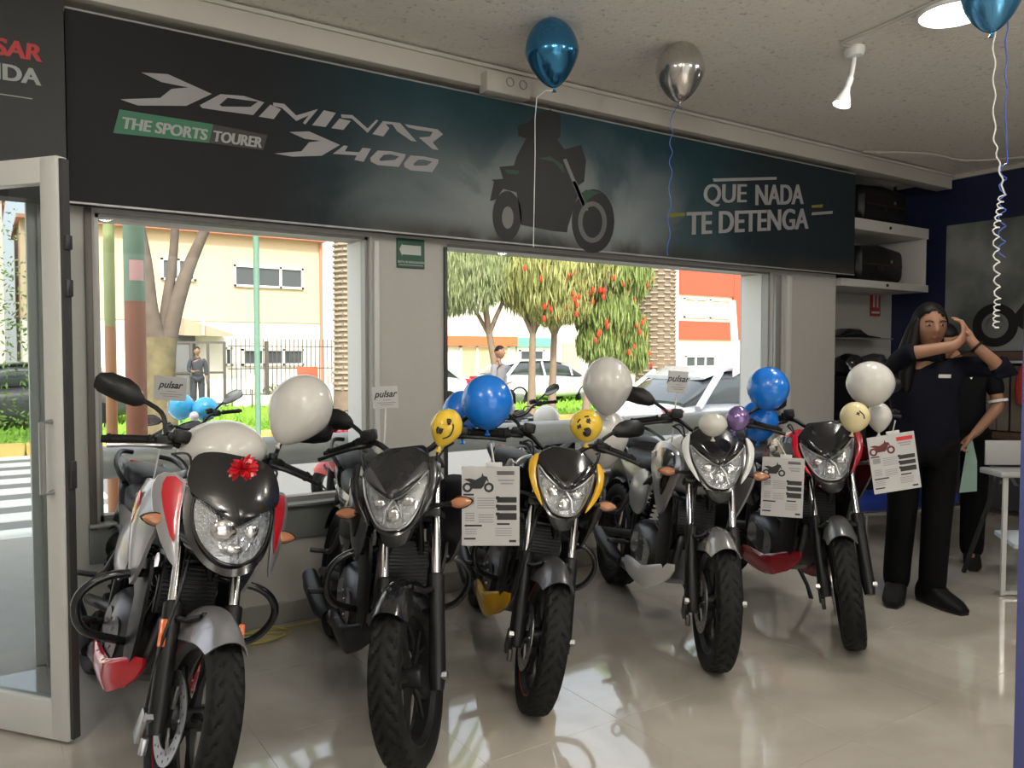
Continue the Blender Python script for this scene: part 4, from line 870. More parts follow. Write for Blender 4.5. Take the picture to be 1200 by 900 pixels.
def weeping(label, x, y, lean, crown, leafm, redn, h=3.0, rad=1.5, sz=.22, n=4200, r0=.10):
    t = thing('weeping_tree', label, 'tree', (x, y, GZ), group=None)
    MB().tube([(0, 0, 0), (lean * .3, 0, 1.0), (lean * .7, 0, 2.0), (lean, 0, h)], [r0, r0 * .8, r0 * .65, r0 * .4], 10, 4).build('trunk', mat('pale bark', (.27, .20, .14), .9, var=.25, bump=.6, scale=9), t)
    for k in range(4):
        a = k * 1.7 + x; MB().tube([(lean * .7, 0, 1.9), (lean * .8 + .3 * math.cos(a), .3 * math.sin(a), 2.5), (lean + .8 * math.cos(a), .8 * math.sin(a), 3.2)], [.05, .04, .02], 6, 3).build('branch', MATS['pale bark'], t)
    lf = MB(); 
    for (cx, cy, cz, cr) in crown: leaves(lf, (cx, cy, cz), cr, int(n * cr), sz, 1.5)
    lf.build('foliage', leafm, t)['kind'] = 'stuff'
    if redn:
        rf = MB()
        for k in range(redn):
            cx, cy, cz, cr = random.choice(crown); a = random.uniform(0, 6.3); rf.ball((cx + cr * .8 * math.cos(a), cy - cr * .75, cz + cr * random.uniform(-.6, .5)), .035, 6, 5, (1, 1, 1.9))
        rf.build('red_flowers', mat('bottlebrush red', (.75, .05, .02), .7), t)['kind'] = 'stuff'
LG1 = mat('leaf yellow green', (.34, .36, .12), .7, var=.35); LG2 = mat('leaf mid green', (.26, .31, .14), .7, var=.35); LG3 = mat('leaf lime', (.23, .30, .085), .7, var=.35)
weeping('grey green tree at the left edge of the right window', 8.7, 13.4, -.5, [(-.9, 0, 3.0, .9), (-.1, .3, 3.3, .9), (-1.4, 0, 2.7, .6)], LG2, 0, sz=.14)
weeping('pale trunked tree with red flowers, second from the left in the right window', 9.1, 13.0, .05, [(.1, 0, 3.0, .9), (.5, .2, 3.6, .9), (.3, -.2, 2.5, .5)], LG1, 30)
weeping('straight trunked weeping tree with red flowers, middle of the right window', 9.75, 13.2, .1, [(.1, 0, 3.2, .9), (.8, 0, 3.3, .9), (.3, -.2, 2.6, .5)], LG1, 40)
weeping('leaning tree with lime green drooping crown near the palm', 10.45, 13.0, .5, [(.6, 0, 2.35, .72), (1.1, .1, 2.0, .62), (.4, 0, 1.75, .5), (.9, 0, 3.2, .8), (1.2, -.1, 1.5, .42)], LG3, 30, 2.6)
def palm(label, x, y, r0, r1):
    t = thing('palm_tree', label, 'tree', (x, y, GZ)); PB = mat('palm bark', (.22, .17, .12), .9, var=.3, bump=.7, scale=12)
    MB().tube([(0, 0, 0), (0, 0, 1.2), (0, 0, 2.5), (0, 0, 6.5)], [r0, r1 * 1.05, r1, r1 * .95], 16, 3).build('trunk', PB, t)
    sc_ = MB(); n = 9
    for i in range(46):
        z = .9 + i * .095
        for k in range(n):
            a = 2 * PI * (k + (i % 2) * .5) / n; rr = (r1 if z > 1.2 else r1 * 1.06)
            sc_.box((rr * math.cos(a), rr * math.sin(a), z), (.04, .19, .045), (0, -.5, a + random.uniform(-.05, .05)), 0)
    for v in range(1): pass
    sc_.build('leaf_scars', mat('palm scar', (.33, .27, .20), .9, var=.3), t)['kind'] = 'stuff'
    fr = MB()
    for k in range(22):
        a = k * 2 * PI / 22; pts = [(0, 0, 6.4), (.9 * math.cos(a), .9 * math.sin(a), 7.0), (1.9 * math.cos(a), 1.9 * math.sin(a), 6.6), (2.4 * math.cos(a), 2.4 * math.sin(a), 5.7)]
        fr.tube(pts, [.03, .12, .10, .02], 4, 3)
    fr.build('frond', mat('leaf green', (.14, .24, .05)), t)['kind'] = 'stuff'
palm('thick palm trunk with ringed bark in the right window', 14.62, 15.2, .64, .485)
palm('palm trunk partly hidden by the jamb of the left window', 5.55, 13.6, .36, .30)
def bush(label, x, y, r, m, name='bush', h=1.0):
    t = MB(); leaves(t, (x, y, GZ + r * h * .8), r, int(700 * r), .12, 0, (1, .8, h)); t = tag(t.build(name, m), label, 'bush', kind=None); return t
bush('round grey green bush behind the fence', 10.3, 24.4, .55, LG2)
bush('low hedge right of the gate, behind the fence', 7.6, 24.2, .7, mat('leaf green', (.1, .2, .05)), h=.5)
bush('tall green shrub seen through the glass door', .1, 16.6, 1.3, mat('leaf green', (.1, .2, .05)), h=1.4)
bush('dense green street tree crown seen through the glass door', -.8, 22, 2.2, LG2, h=1.6)
# ---- cars
def car(label, x, y, rot, paint, length=4.2, z=GZ - .1, h=1.43):
    t = thing('parked_car', label, 'car', (x, y, z), (0, 0, rot), 'cars parked in the street')
    L = length / 2; k = h / 1.45
    MB().loft([(-L, .42, .86, .70, 4), (-L + .12, .30, .98, .82, 4.5), (-L + .6, .25, 1.0, .87, 5), (0, .24, .96, .88, 5), (L - .9, .26, .90, .87, 5), (L - .25, .30, .76, .80, 4.5), (L, .38, .62, .62, 3.5)], 20).build('car_body', paint, t, sharp=50)
    MB().loft([(-L + .22, .92, 1.02, .66, 4), (-L + .55, .9, 1.28 * k, .66, 4), (-L + 1.0, .9, 1.44 * k, .64, 4), (.2, .9, 1.45 * k, .64, 4), (.75, .9, 1.30 * k, .66, 4), (1.25, .88, .96, .70, 4)], 18).build('cabin_glass', mat('car glass', (.05, .06, .07), .06, coat=.8), t, sharp=50)
    MB().loft([(-L + .62, 1.30 * k, 1.35 * k, .60, 3), (-L + 1.0, 1.40 * k, 1.475 * k, .62, 3.5), (.1, 1.41 * k, 1.485 * k, .62, 3.5), (.55, 1.33 * k, 1.42 * k, .60, 3)], 16).build('roof_panel', paint, t)
    for s in (-1, 1):
        for x_, w2 in ((-L + .55, .10), (-.35, .07), (.72, .06)): MB().tube([(x_ - .25 if x_ < -1 else x_, s * .84, .94), (x_ + .3 if x_ < -1 else x_, s * .645, 1.40 * k)], w2 * .5, 6).build('pillar', paint, t)
        MB().box((-L + .08, s * .62, .86), (.18, .40, .15), (0, 0, s * .35), .03).build('tail_light', RED, t)
        MB().box((L - .18, s * .55, .64), (.25, .34, .13), (0, 0, -s * .4), .03).build('headlight', mat('car lamp', (.8, .8, .82), .1), t)
        for xx in (-L + .75, L - .85):
            w_ = MB().lathe([(.0, -.02), (.20, -.02), (.31, -.10), (.315, -.02), (.315, .06), (.29, .09), (.0, .09)], c=(xx, s * .80, .315), axis='y', n=24).build('wheel', RUB, t)
            MB().lathe([(0, -.0), (.20, 0), (.19, .02), (0, .03)], c=(xx, s * .80 - (.03 if s < 0 else -.0), .315), axis='y', n=20, rot=(PI, 0, 0) if s < 0 else None).build('hubcap', MET, w_)
    MB().box((-L - .0, 0, .80), (.03, .46, .12)).build('number_plate', PLW, t)
    return t
CSIL = mat('silver car paint', (.62, .65, .70), .25, .3, coat=.6); CWHT = mat('white car paint', (.80, .80, .80), .3, coat=.6); CDRK = mat('dark car paint', (.06, .06, .07), .25, coat=.6)
car('large silver car right outside the right window', 9.25, 7.6, R(-4), CSIL, 4.3)
car('white car parked behind the weeping trees', 15.0, 21.0, R(0), CWHT)
car('white hatchback behind the big white balloon, left window', 9.2, 19.9, R(180), CWHT)
car('dark car seen through the glass door', .6, 19.5, R(180), CDRK)
# ---- small things outside
t = thing('street_sign', 'small red sign board by the fence', 'sign', (7.85, 22.6, GZ)); MB().box((0, 0, .85), (.62, .04, .62), bev=.03).build('board', mat('sign red', (.75, .10, .05), .6), t); MB().tube([(0, .03, 0), (0, .03, .8)], .02, 6).build('post', IRON, t)
t = thing('street_sign', 'white square notice on a post beside the gate', 'sign', (6.2, 22.4, GZ)); MB().box((0, 0, .75), (.32, .03, .42), (0, .2, 0), .01).build('board', PLW, t); MB().tube([(0, .03, 0), (0, .03, .6)], .02, 6).build('post', IRON, t)
t = thing('hanging_cloth', 'pale pink cloth hanging outside near the right jamb of the right window', 'cloth', (8.1, 7.0, 1.10)); n_ = MB()
n_.rings([[Vector((x, .03 * math.sin(x * 40) + d, z)) for x, z in ((-.08, 1.0), (.06, 1.0), (.09, .4), (.10, .05), (.02, 0), (-.03, .12), (-.06, .5))] for d in (0, .012)]); n_.build('cloth', mat('pink cloth', (.82, .66, .66), .8), t)
# ================================================================ BALLOONS, SIGNS AND SMALL THINGS IN THE SHOP
CDIR = lambda p: (Vector((0, 0, 1.4)) - Vector(p)).normalized()
def balloon(label, c, w_, h, m, tilt=(0, 0), string=None, smat=None, group=None, name='balloon', sph=.0, face=None, printed=None):
    """c centre, w_ width, h height; neck points down, then tilted; string: list of world points"""
    t = thing(name, label, 'balloon', c, (R(tilt[0]), R(tilt[1]), 0), group)
    N = 22; prof = []
    for i in range(N + 1):
        a = PI * i / N; z = -math.cos(a) * h / 2; k = .5 * (1 - math.cos(a))        # 0 at the neck
        r = w_ / 2 * math.sin(a) * ((.62 + .38 * min(1, k * 2.0) ** .8) if sph < .5 else (.86 + .14 * min(1, k * 2.2)))
        prof.append((max(r, .004), z))
    MB().lathe(prof, n=28).build('skin', m, t, sharp=80)
    MB().lathe([(.004, .004), (.006, -.004), (.005, -.008), (.012, -.018), (.011, -.020), (.0, -.014)], c=(0, 0, -h / 2), n=12).build('knot', m, t)
    if string: 
        inv = (Matrix.Translation(c) @ Euler(t.rotation_euler).to_matrix().to_4x4()).inverted()
        pts = [inv @ Vector(p) for p in string]; MB().tube([(0, 0, -h / 2 - .012)] + pts, .0022, 5, 2).build('string', smat or mat('white ribbon', (.75, .75, .75), .3), t)
    if face:
        rot = Euler(t.rotation_euler).to_matrix().inverted()
        d = rot @ CDIR(c); rt = rot @ Vector((.833, -.553, 0)); up = d.cross(rt) * -1; up = rt.cross(d); up = -up if (rot @ Vector((0, 0, 1))).dot(up) < 0 else up
        ink = mat('balloon ink', (.03, .02, .015), .4)
        def P(u, v):
            q = (d + rt * u + up * v).normalized(); return Vector((q.x * w_ / 2, q.y * w_ / 2, q.z * h / 2)) * 1.012
        for nm, strokes, rr in face:
            for s_ in strokes: MB().tube([P(u, v) for u, v in s_], rr, 6, 3 if len(s_) > 2 else 0).build(nm, ink, t)
    return t
def latex(name, col, tr=.25):
    m = mat(name, col, .22, coat=.5); b = m.node_tree.nodes['Principled BSDF']; b.inputs['Subsurface Weight'].default_value = tr; b.inputs['Subsurface Radius'].default_value = (.05, .05, .05); b.inputs['Subsurface Scale'].default_value = .3; return m
LBLU = latex('blue latex', (.006, .19, .74), .15); LWHT = latex('white latex', (.68, .66, .63)); LYEL = latex('yellow latex', (.82, .56, .05)); LCRM = latex('cream latex', (.80, .70, .40))
MBLU = mat('blue metallic foil', (.05, .22, .42), .16, .85); MSIL = mat('silver metallic foil', (.52, .50, .47), .17, .9)
balloon('shiny metallic blue balloon against the ceiling over the banner', (2.414, 3.269, 2.915), .272, .335, MBLU, (5, -8), [(2.342, 3.300, 2.69), (2.333, 3.301, 2.41), (2.316, 3.291, 1.938)])
RBL = mat('blue ribbon', (.06, .14, .55), .3)
def curl(pts, n, r):
    out = []; P = [Vector(p) for p in pts]
    for i in range(len(P) - 1):
        for k in range(n):
            q = P[i].lerp(P[i + 1], k / n); a = (i * n + k) * 1.15; out.append(q + Vector((math.cos(a) * r * (.833), -math.cos(a) * r * .553, math.sin(a) * r * .4)))
    return out
balloon('shiny metallic silver balloon against the ceiling', (3.156, 3.112, 2.918), .262, .325, MSIL, (-3, 4), curl([(3.114, 3.132, 2.70), (3.104, 3.125, 2.389), (3.082, 3.117, 1.906)], 16, .008), RBL)
balloon('metallic blue balloon cut off by the top right corner of the picture', (3.565, 1.713, 2.90), .235, .29, mat('light blue metallic', (.10, .33, .58), .2, .75), (0, 0))
t = thing('curling_ribbon', 'white curling ribbon hanging from the top right blue balloon', 'ribbon', (3.54, 1.69, 2.74)); o = Vector(t.location)
MB().tube([Vector(p) - o for p in curl([(3.54, 1.69, 2.745), (3.516, 1.669, 2.305), (3.549, 1.645, 2.09)], 18, .006) + curl([(3.54, 1.645, 2.06), (3.514, 1.653, 1.914), (3.523, 1.645, 1.631), (3.514, 1.645, 1.50)], 30, .014)], .0032, 5).build('ribbon', mat('white ribbon', (.8, .8, .8)), t)
t = thing('curling_ribbon', 'blue curling ribbon hanging beside the white one', 'ribbon', (3.712, 1.72, 3.06)); o = Vector(t.location)
MB().tube([Vector(p) - o for p in [(3.72, 1.73, 3.06)] + curl([(3.712, 1.72, 2.953), (3.688, 1.71, 2.697), (3.677, 1.70, 2.442)], 10, .005) + curl([(3.666, 1.70, 2.222), (3.646, 1.69, 1.80)], 34, .017)], .0028, 5).build('ribbon', RBL, t)
balloon('large white teardrop balloon over the front of the silver and red motorcycle', (.975, 2.905, 1.19), .235, .285, LWHT, (-8, 35))
balloon('broad white balloon behind the dark screen of the silver and red motorcycle', (.70, 2.93, 1.045), .31, .24, LWHT, (0, 0))
balloon('white balloon between the yellow and white motorcycles, before the trees', (2.49, 2.92, 1.245), .242, .285, LWHT)
balloon('white balloon low behind the handlebar, right of the yellow flanked motorcycle', (2.56, 3.03, .98), .25, .30, LWHT)
balloon('round bright blue balloon between the black and the yellow flanked motorcycles', (1.606, 2.589, 1.215), .200, .215, LBLU, (0, 0), sph=1)
balloon('blue balloon half hidden behind the round blue one', (1.634, 2.83, 1.15), .17, .20, LBLU)
balloon('round bright blue balloon over the red motorcycle', (3.163, 2.516, 1.232), .200, .215, LBLU, sph=1)
balloon('blue balloon under the round one at the red motorcycle', (3.27, 2.66, 1.06), .20, .21, LBLU, sph=1)
balloon('round white balloon left of the standing woman', (3.577, 2.242, 1.255), .222, .222, LWHT, sph=1)
balloon('small white balloon low beside the placard of the red motorcycle', (3.70, 2.27, 1.085), .12, .15, LWHT)
CR = lambda cx, cy, r, n=12: [(cx + r * math.cos(2 * PI * k / n), cy + r * math.sin(2 * PI * k / n)) for k in range(n + 1)]
eye1 = [('face_mark', [[(-.62, .05), (-.50, .20), (-.34, .18)], [(-.30, -.62), (-.45, -.50), (-.44, -.28)], [(.40, .18), (.30, .30), (.14, .32)], [(.05, -.55), (.38, -.40), (.46, .05)]], .0030), ('face_eye', [[(-.48, -.05), (-.42, .02), (-.36, .07)], [(.12, .10), (.2, .2), (.28, .28)]], .010)]
eye1 = [('face_mark', [[(-.55, -.28), (-.60, -.05), (-.50, .12)], [(.02, .48), (.20, .52), (.34, .44)], [(-.18, -.60), (.30, -.45), (.50, -.02), (.46, .22)]], .0028), ('face_eye', [[(-.42, -.22), (-.34, -.10), (-.30, .02)], [(.06, .28), (.16, .30), (.28, .26)]], .009)]
eye2 = [('face_mark', [[(-.62, .0), (-.30, -.12)], [(-.55, -.22), (-.38, .10)], [(-.62, -.15), (-.32, .03)], [(-.02, .28), (.30, .30)], [(.06, .44), (.22, .12)], [(.24, .46), (.06, .14)], [(-.62, .22), (-.52, .38), (-.40, .46)], [(-.10, .58), (.05, .66), (.2, .64)]], .0032), ('face_mouth', [[(.0, -.36), (.08, -.30), (.12, -.44), (.02, -.50), (.0, -.40)]], .014)]
balloon('yellow smiling face balloon behind the screen of the all black motorcycle', (1.36, 2.47, 1.138), .115, .140, LYEL, (0, 22), face=eye1)
balloon('yellow balloon with star eyed open mouth face over the yellow flanked motorcycle', (1.96, 2.425, 1.120), .130, .130, LYEL, (0, 0), sph=1, face=eye2)
balloon('cream and yellow face balloon under the round white balloon', (3.39, 2.20, 1.105), .135, .145, LCRM, (0, 15), sph=1, face=[('face_mark', [[(.30, .45), (.55, .15), (.60, -.1)], [(.1, .2), (.3, .3)], [(.15, .35), (.28, .12)]], .003)])
balloon('small purple foil balloon over the screen of the white motorcycle', (2.87, 2.45, 1.105), .105, .12, mat('purple foil', (.26, .18, .40), .2, .6), (0, 20), sph=1)
balloon('clear whitish balloon behind the screen of the white motorcycle', (2.75, 2.49, 1.08), .13, .11, latex('clear latex', (.62, .60, .56)), sph=1)
t = thing('gift_bow', 'red ribbon bow stuck on the screen of the silver and red motorcycle', 'bow', (.632, 2.40, 1.062)); g = MB()
for k in range(26):
    a = k * 2.4; el = (k % 4) * .33 + .1; d = Vector((math.cos(a) * math.cos(el), -math.sin(el), math.sin(a) * math.cos(el))); q = d.orthogonal().normalized() * .009
    g.rings([[Vector((0, 0, 0)) + q * s * .3 for s in (-1, 1)] + [d * .002 + q * s * .3 for s in (1, -1)], [d * .030 + q * s for s in (-1, 1)] + [d * .030 + q * s + d.cross(q).normalized() * .006 for s in (1, -1)], [d * .046 + q * s * .25 for s in (-1, 1)] + [d * .046 + q * s * .25 + d.cross(q).normalized() * .002 for s in (1, -1)]])
g.build('loops', mat('shiny red ribbon', (.55, .01, .02), .25, coat=.5), t)['kind'] = 'stuff'
# ---- placards
INK = mat('placard ink', (.02, .02, .022), .5); INKG = mat('placard grey print', (.26, .26, .27), .5); PAP = mat('laminated paper', (.50, .49, .49), .25, coat=.3); INKR = mat('placard red print', (.60, .03, .03), .5)
def placard(label, c, w_, h, yaw=0, roll=0, red=False, hang=None):
    ex = Vector((.833, -.553, 0)); ex.rotate(Euler((0, 0, R(yaw)))); n = ex.cross(Vector((0, 0, 1))); ez = Vector((0, 0, 1)); q = Matrix.Rotation(R(roll), 3, n); ex = q @ ex; ez = q @ ez
    t = thing('price_placard', label, 'placard', c); t.matrix_world = basis(c, ex, ez)
    S = lambda x, y, sx, sy, z=.0022, m=None: (x * w_, y * h, z, sx * w_, sy * h)
    MB().box((0, 0, 0), (w_, h, .003), bev=.001, seg=1).build('sheet', PAP, t)
    def bars(name, L, m):
        g = MB()
        for x, y, sx, sy in L: g.box((x * w_, y * h, .0018), (sx * w_, sy * h, .0010))
        o = g.build(name, m, t); o['kind'] = 'stuff'; return o
    bars('table_header', [(.28, .08, .34, .07), (.28, -.02, .34, .07), (.28, -.13, .34, .085), (.12, .105, .06, .04), (.12, .0, .06, .04), (.12, -.10, .06, .04), (-.38, .145, .18, .022), (-.30, -.245, .30, .022), (.22, -.225, .22, .022), (-.36, -.41, .20, .022), (.38, -.44, .12, .03)], INK)
    bars('fine_print', [(-.36, .07, .16, .09)] + [(-.08, y, .30, .010) for y in (.10, .07, .04, .01, -.02)] + [(-.36, y, .16, .012) for y in (-.09, -.12, -.15, -.18)] + [(-.08, y, .26, .010) for y in (-.11, -.14, -.17, -.20)] + [(.22, y, .28, .010) for y in (-.28, -.31, -.34, -.37)] + [(-.34, y, .2, .010) for y in (-.29, -.32, -.35)], INKG)
    bars('heading', [(.26, .43, .30, .016), (.26, .405, .30, .02)] if not red else [(.28, .40, .34, .07)], INK if not red else INKR); bars('subheading', [(.27, .325, .28, .02), (.28, .285, .22, .02)], INKG)
    g = MB()
    for cx in (-.40, -.03):
        g.lathe([(.045 * w_ * 1.0, .0016), (.085 * w_, .0016), (.085 * w_, .0026), (.045 * w_, .0026)], c=(cx * w_, .235 * h, 0), n=18, closed=True)
    g.flat([(x * w_, y * h, .0016) for x, y in ((-.46, .34), (-.36, .35), (-.26, .33), (-.16, .37), (-.14, .42), (-.12, .38), (-.06, .37), (-.02, .28), (-.07, .33), (-.12, .25), (-.16, .22), (-.32, .22), (-.36, .30))], (0, 0, .0011)); g.build('printed_motorcycle', mat('placard maroon', (.12, .015, .015)) if red == 2 else INK, t)['kind'] = 'stuff'
    MB().box((.06 * w_, h * .52, -.001), (w_ * .28, .018, .008), bev=.002).build('clip', mat('clear plastic clip', (.6, .6, .6), .1), t)
    if hang:
        inv = t.matrix_world.inverted(); MB().tube([(.06 * w_, h * .53, 0), inv @ Vector(hang)], .003, 6).build('hanger', mat('clear plastic clip', (.6, .6, .6)), t)
    return t
placard('white price placard hanging between the all black and the yellow flanked motorcycles', (1.503, 2.401, .855), .208, .287, 0, 0, hang=(1.53, 2.44, 1.075))
placard('white price placard hanging between the white and the red motorcycles', (3.128, 2.399, .772), .190, .282, -14, -1.5, hang=(3.15, 2.45, .99))
placard('tilted white price placard with red heading, right of the red motorcycle', (3.45, 2.04, .905), .218, .262, 0, 9, red=2, hang=(3.42, 2.02, 1.10))
def topper(label, c, w_, h, roll, base):
    ex = Vector((.833, -.553, 0)); n = ex.cross(Vector((0, 0, 1))); q = Matrix.Rotation(R(roll), 3, n); ex = q @ ex; ez = q @ Vector((0, 0, 1))
    t = thing('name_card', label, 'sign', c); t.matrix_world = basis(c, ex, ez); MB().box((0, 0, 0), (w_, h, .002), bev=.0008, seg=1).build('card', mat('greyed card', (.50, .50, .50), .35), t)
    me = text_mesh('pulsar', h * .42, INK, .0008, .35, .0004, 'CENTER', .95); o = link('lettering', me, t); o.location = (0, .02 * h, .0015)
    g = MB()
    for y, s_ in ((-.12, .3), (-.24, .7), (-.33, .5)): g.box((0.05 * w_, y * h, .0012), (s_ * w_, .03 * h, .0006))
    g.build('small_print', INKG, t)['kind'] = 'stuff'
    inv = t.matrix_world.inverted(); MB().tube([(0, -h / 2, -.001), inv @ Vector(base)], .004, 6).build('stick', mat('clear plastic clip', (.6, .6, .6)), t); return t
topper('grey name card above the tank of the silver and red motorcycle', (.62, 3.42, 1.262), .132, .095, -4, (.52, 3.25, .90))
topper('pale name card on a clear stick beside the mirror of the all black motorcycle', (1.35, 2.96, 1.225), .105, .090, 3, (1.33, 2.93, .98))
topper('small white name card above the white motorcycle, before the silver car', (2.90, 2.86, 1.26), .10, .11, -4, (2.85, 2.85, .95))
# ---- evacuation sign, fire sign, conduit
t = thing('evacuation_sign', 'green evacuation sign with a white arrow on the pier', 'sign', (2.014, D - .006, 1.967))
MB().box((0, 0, 0), (.172, .010, .165), bev=.002, seg=1).build('plate', mat('sign green', (.015, .085, .05), .35), t)
MB().flat([(x, -.0056, z) for x, z in ((-.072, .02), (-.055, .052), (-.055, .045), (.062, .045), (.062, -.008), (-.055, -.008), (-.055, -.018))], (0, -.0006, 0)).build('arrow', mat('sign pale', (.50, .53, .50), .4), t)
me = text_mesh('RUTA DE EVACUACIÓN', .0165, MATS['sign pale'], .0004, 0, .0004, 'CENTER', .92); o = link('lettering', me, t); o.location = (0, -.006, -.055); o.rotation_euler = (R(90), 0, 0)
MB().box((0, -.0052, -.066), (.15, .001, .003)).build('line', MATS['sign pale'], t)
t = thing('fire_extinguisher_sign', 'red and white extinguisher sign on the recess wall', 'sign', (7.31, 4.545, 1.905)); MB().box((0, 0, 0), (.17, .008, .26), bev=.002).build('plate', mat('sign dark red', (.30, .03, .03), .4), t)
for x in (-.03, .03): MB().box((x, -.005, .02), (.028, .002, .13), bev=.0).build('symbol', mat('sign pale', (.5, .5, .5)), t)
MB().box((0, -.005, -.095), (.13, .002, .02)).build('text_bar', MATS['sign pale'], t)
t = thing('conduit_box', 'cream junction box with two round knockouts on the duct', 'box', (2.54, 3.895, 2.945)); MB().box((0, -.0, 0), (.30, .09, .115), bev=.008).build('box_body', MATS['cream duct'], t)
for x in (-.045, .045): MB().lathe([(.022, -.002), (.027, -.002), (.027, .002), (.022, .002)], c=(x + .05, -.046, .015), axis='y', n=20, closed=True).build('knockout_ring', mat('grey ring', (.2, .2, .19), .5), t)
def conduit(label, pts, r=.009):
    t = thing('conduit', label, 'conduit', pts[0]); o = Vector(pts[0]); MB().tube([Vector(p) - o for p in pts], r, 8, 4).build('tube', MATS['cream duct'], t); return t
conduit('thin cream conduit curving over the ceiling to the spotlight', [(3.96, 2.60, CEIL - .01), (3.86, 2.62, CEIL - .008), (3.835, 2.56, CEIL - .01), (3.81, 2.3, CEIL - .01), (3.76, 2.05, CEIL - .01), (3.66, 1.5, CEIL - .01)])
conduit('thin cream conduit from the duct towards the blue wall', [(6.0, 3.86, CEIL - .02), (6.5, 3.6, CEIL - .02), (7.0, 3.55, CEIL - .018), (7.3, 3.2, CEIL - .018), (7.57, 2.6, CEIL - .018)])
# ---- spotlight
t = thing('spotlight', 'white adjustable ceiling spotlight with a lit bulb', 'lamp', (3.98, 2.62, CEIL))
MB().lathe([(0, 0), (.052, 0), (.055, -.02), (.045, -.05), (.02, -.056), (0, -.056)], n=24).build('base', PLW, t); MB().tube([(0, 0, -.05), (.01, .02, -.13), (.015, .035, -.16)], .012, 8).build('arm', PLW, t)
ax = Vector((-.045, .02, -.14)); p0 = Vector((.012, .03, -.155))
MB().tube([p0, p0 + ax * .35], .018, 12).build('socket', PLW, t)
MB().tube([p0 + ax * .35, p0 + ax * .55, p0 + ax * .95, p0 + ax * 1.05], [.016, .022, .045, .048], 20).build('bulb_shell', PLW, t)
MB().tube([p0 + ax * 1.052, p0 + ax * 1.075], [.0455, .03], 20).build('bulb_face', mat('bulb glow', (1, .96, .9), .5, emit=14), t)
l = bpy.data.lights.new('spot_light', 'SPOT'); l.energy = 20; l.spot_size = R(100); l.spot_blend = .6; l.shadow_soft_size = .04; l.color = (1, .95, .87)
o = bpy.data.objects.new('spot_light', l); C.objects.link(o); o.parent = t; o.location = p0 + ax * 1.15; o.rotation_euler = (-ax).to_track_quat('Z', 'Y').to_euler()
# ---- yellow cable on the floor
t = thing('power_cable', 'thin yellow cable coiled on the floor below the left window', 'cable', (1.10, 3.9, 0))
cp = [(.60, 3.96), (.89, 3.98), (1.02, 3.97), (1.16, 3.93), (1.21, 3.86), (1.10, 3.80), (1.0, 3.86), (1.05, 3.96), (1.18, 3.98), (1.25, 3.90), (1.12, 3.83), (1.03, 3.90), (1.10, 3.97), (1.35, 3.965), (1.60, 3.98), (2.0, 3.99)]
MB().tube([(x - 1.10, y - 3.9, .006 + .006 * (i % 3)) for i, (x, y) in enumerate(cp)], .005, 6, 5).build('cable', mat('yellow cable', (.48, .42, .10), .5), t)
t = thing('wall_socket', 'small dark outlet on the wall under the left window', 'socket', (1.64, D - .005, .30)); MB().box((0, 0, 0), (.03, .01, .035), bev=.002).build('plate', SAT, t)
# ================================================================ RECESS WITH SHELVES, RIGHT WALL
SHW = mat('shelf laminate', (.50, .49, .47), .45)
for nm, x0, x1, z0, z1 in (('upper white wall shelf with black top cases, right of the banner', 6.06, 7.32, 2.465, 2.56), ('lower white wall shelf right of the banner', 5.985, 7.33, 1.975, 2.04)):
    t = thing('wall_shelf', nm, 'shelf', ((x0 + x1) / 2, 4.28, z0)); MB().box((0, 0, (z1 - z0) / 2), (x1 - x0, .50, z1 - z0), bev=.003).build('board', SHW, t)
    MB().ball((.0, -.252, (z1 - z0) / 2), .014, 10, 8).build('screw_cap', SAT, t)
t = thing('shelf_divider', 'white upright divider between the two wall shelves', 'divider', (7.27, 4.28, 2.04)); MB().box((0, 0, .2125), (.03, .5, .423), bev=.002).build('board', SHW, t)
CASE = mat('top case plastic', (.006, .0055, .0055), .4, spec=.3, bump=.1)
def top_case(label, x, y, z, w_, h, d):
    t = thing('top_case', label, 'case', (x, y, z)); a = w_ / 2
    MB().loft([(-a, h * .12, h * .80, d * .40, 4), (-a * .9, 0, h * .93, d * .5, 5), (0, 0, h, d * .5, 5), (a * .8, .0, h * .9, d * .5, 5), (a, h * .2, h * .65, d * .40, 4)], 20).build('shell', CASE, t)
    MB().box((0, -d * .5 + .002, h * .45), (w_ * .82, .008, .010)).build('seam', mat('dark red strip', (.05, .006, .006), .4), t); MB().lathe([(0, 0), (.016, 0), (.014, .008), (0, .009)], c=(.12, -d * .5 - .005, h * .55), axis='y', n=14, rot=(0, 0, 0)).build('lock', MET, t)
    MB().box((-.05, -d * .5 - .004, h * .35), (.09, .012, .03), bev=.004).build('handle', SAT, t)
top_case('black motorcycle top case on the upper wall shelf', 6.72, 4.28, 2.56, .75, .35, .40)
top_case('black motorcycle top case on the lower wall shelf', 6.68, 4.28, 2.04, .72, .34, .40)
t = thing('glass_shelf', 'thin grey shelf carrying a dark visor on the recess wall', 'shelf', (6.75, 4.42, 1.545)); MB().box((0, 0, 0), (.95, .24, .012)).build('board', mat('grey shelf', (.14, .14, .14), .3), t); MB().tube([(-.3, .1, -.09), (-.3, .1, -.006)], .008, 6).build('bracket', MET, t)
t = thing('dark_visor', 'dark pointed motorcycle visor lying on the thin shelf', 'visor', (6.70, 4.40, 1.552)); MB().loft([(-.22, 0, .02, .05, 2.5), (-.12, 0, .085, .10, 2.5), (.02, 0, .09, .10, 2.4), (.15, 0, .035, .08, 2.4), (.45, 0, .012, .02, 2.4)], 16).build('shell', BLK, t)
t = thing('spare_parts_stand', 'black rack of riding gear in the recess behind the red motorcycle', 'rack', (6.75, 4.33, 0))
for x in (-.35, .35): MB().box((x, 0, .6), (.03, .3, 1.2)).build('upright', SAT, t)
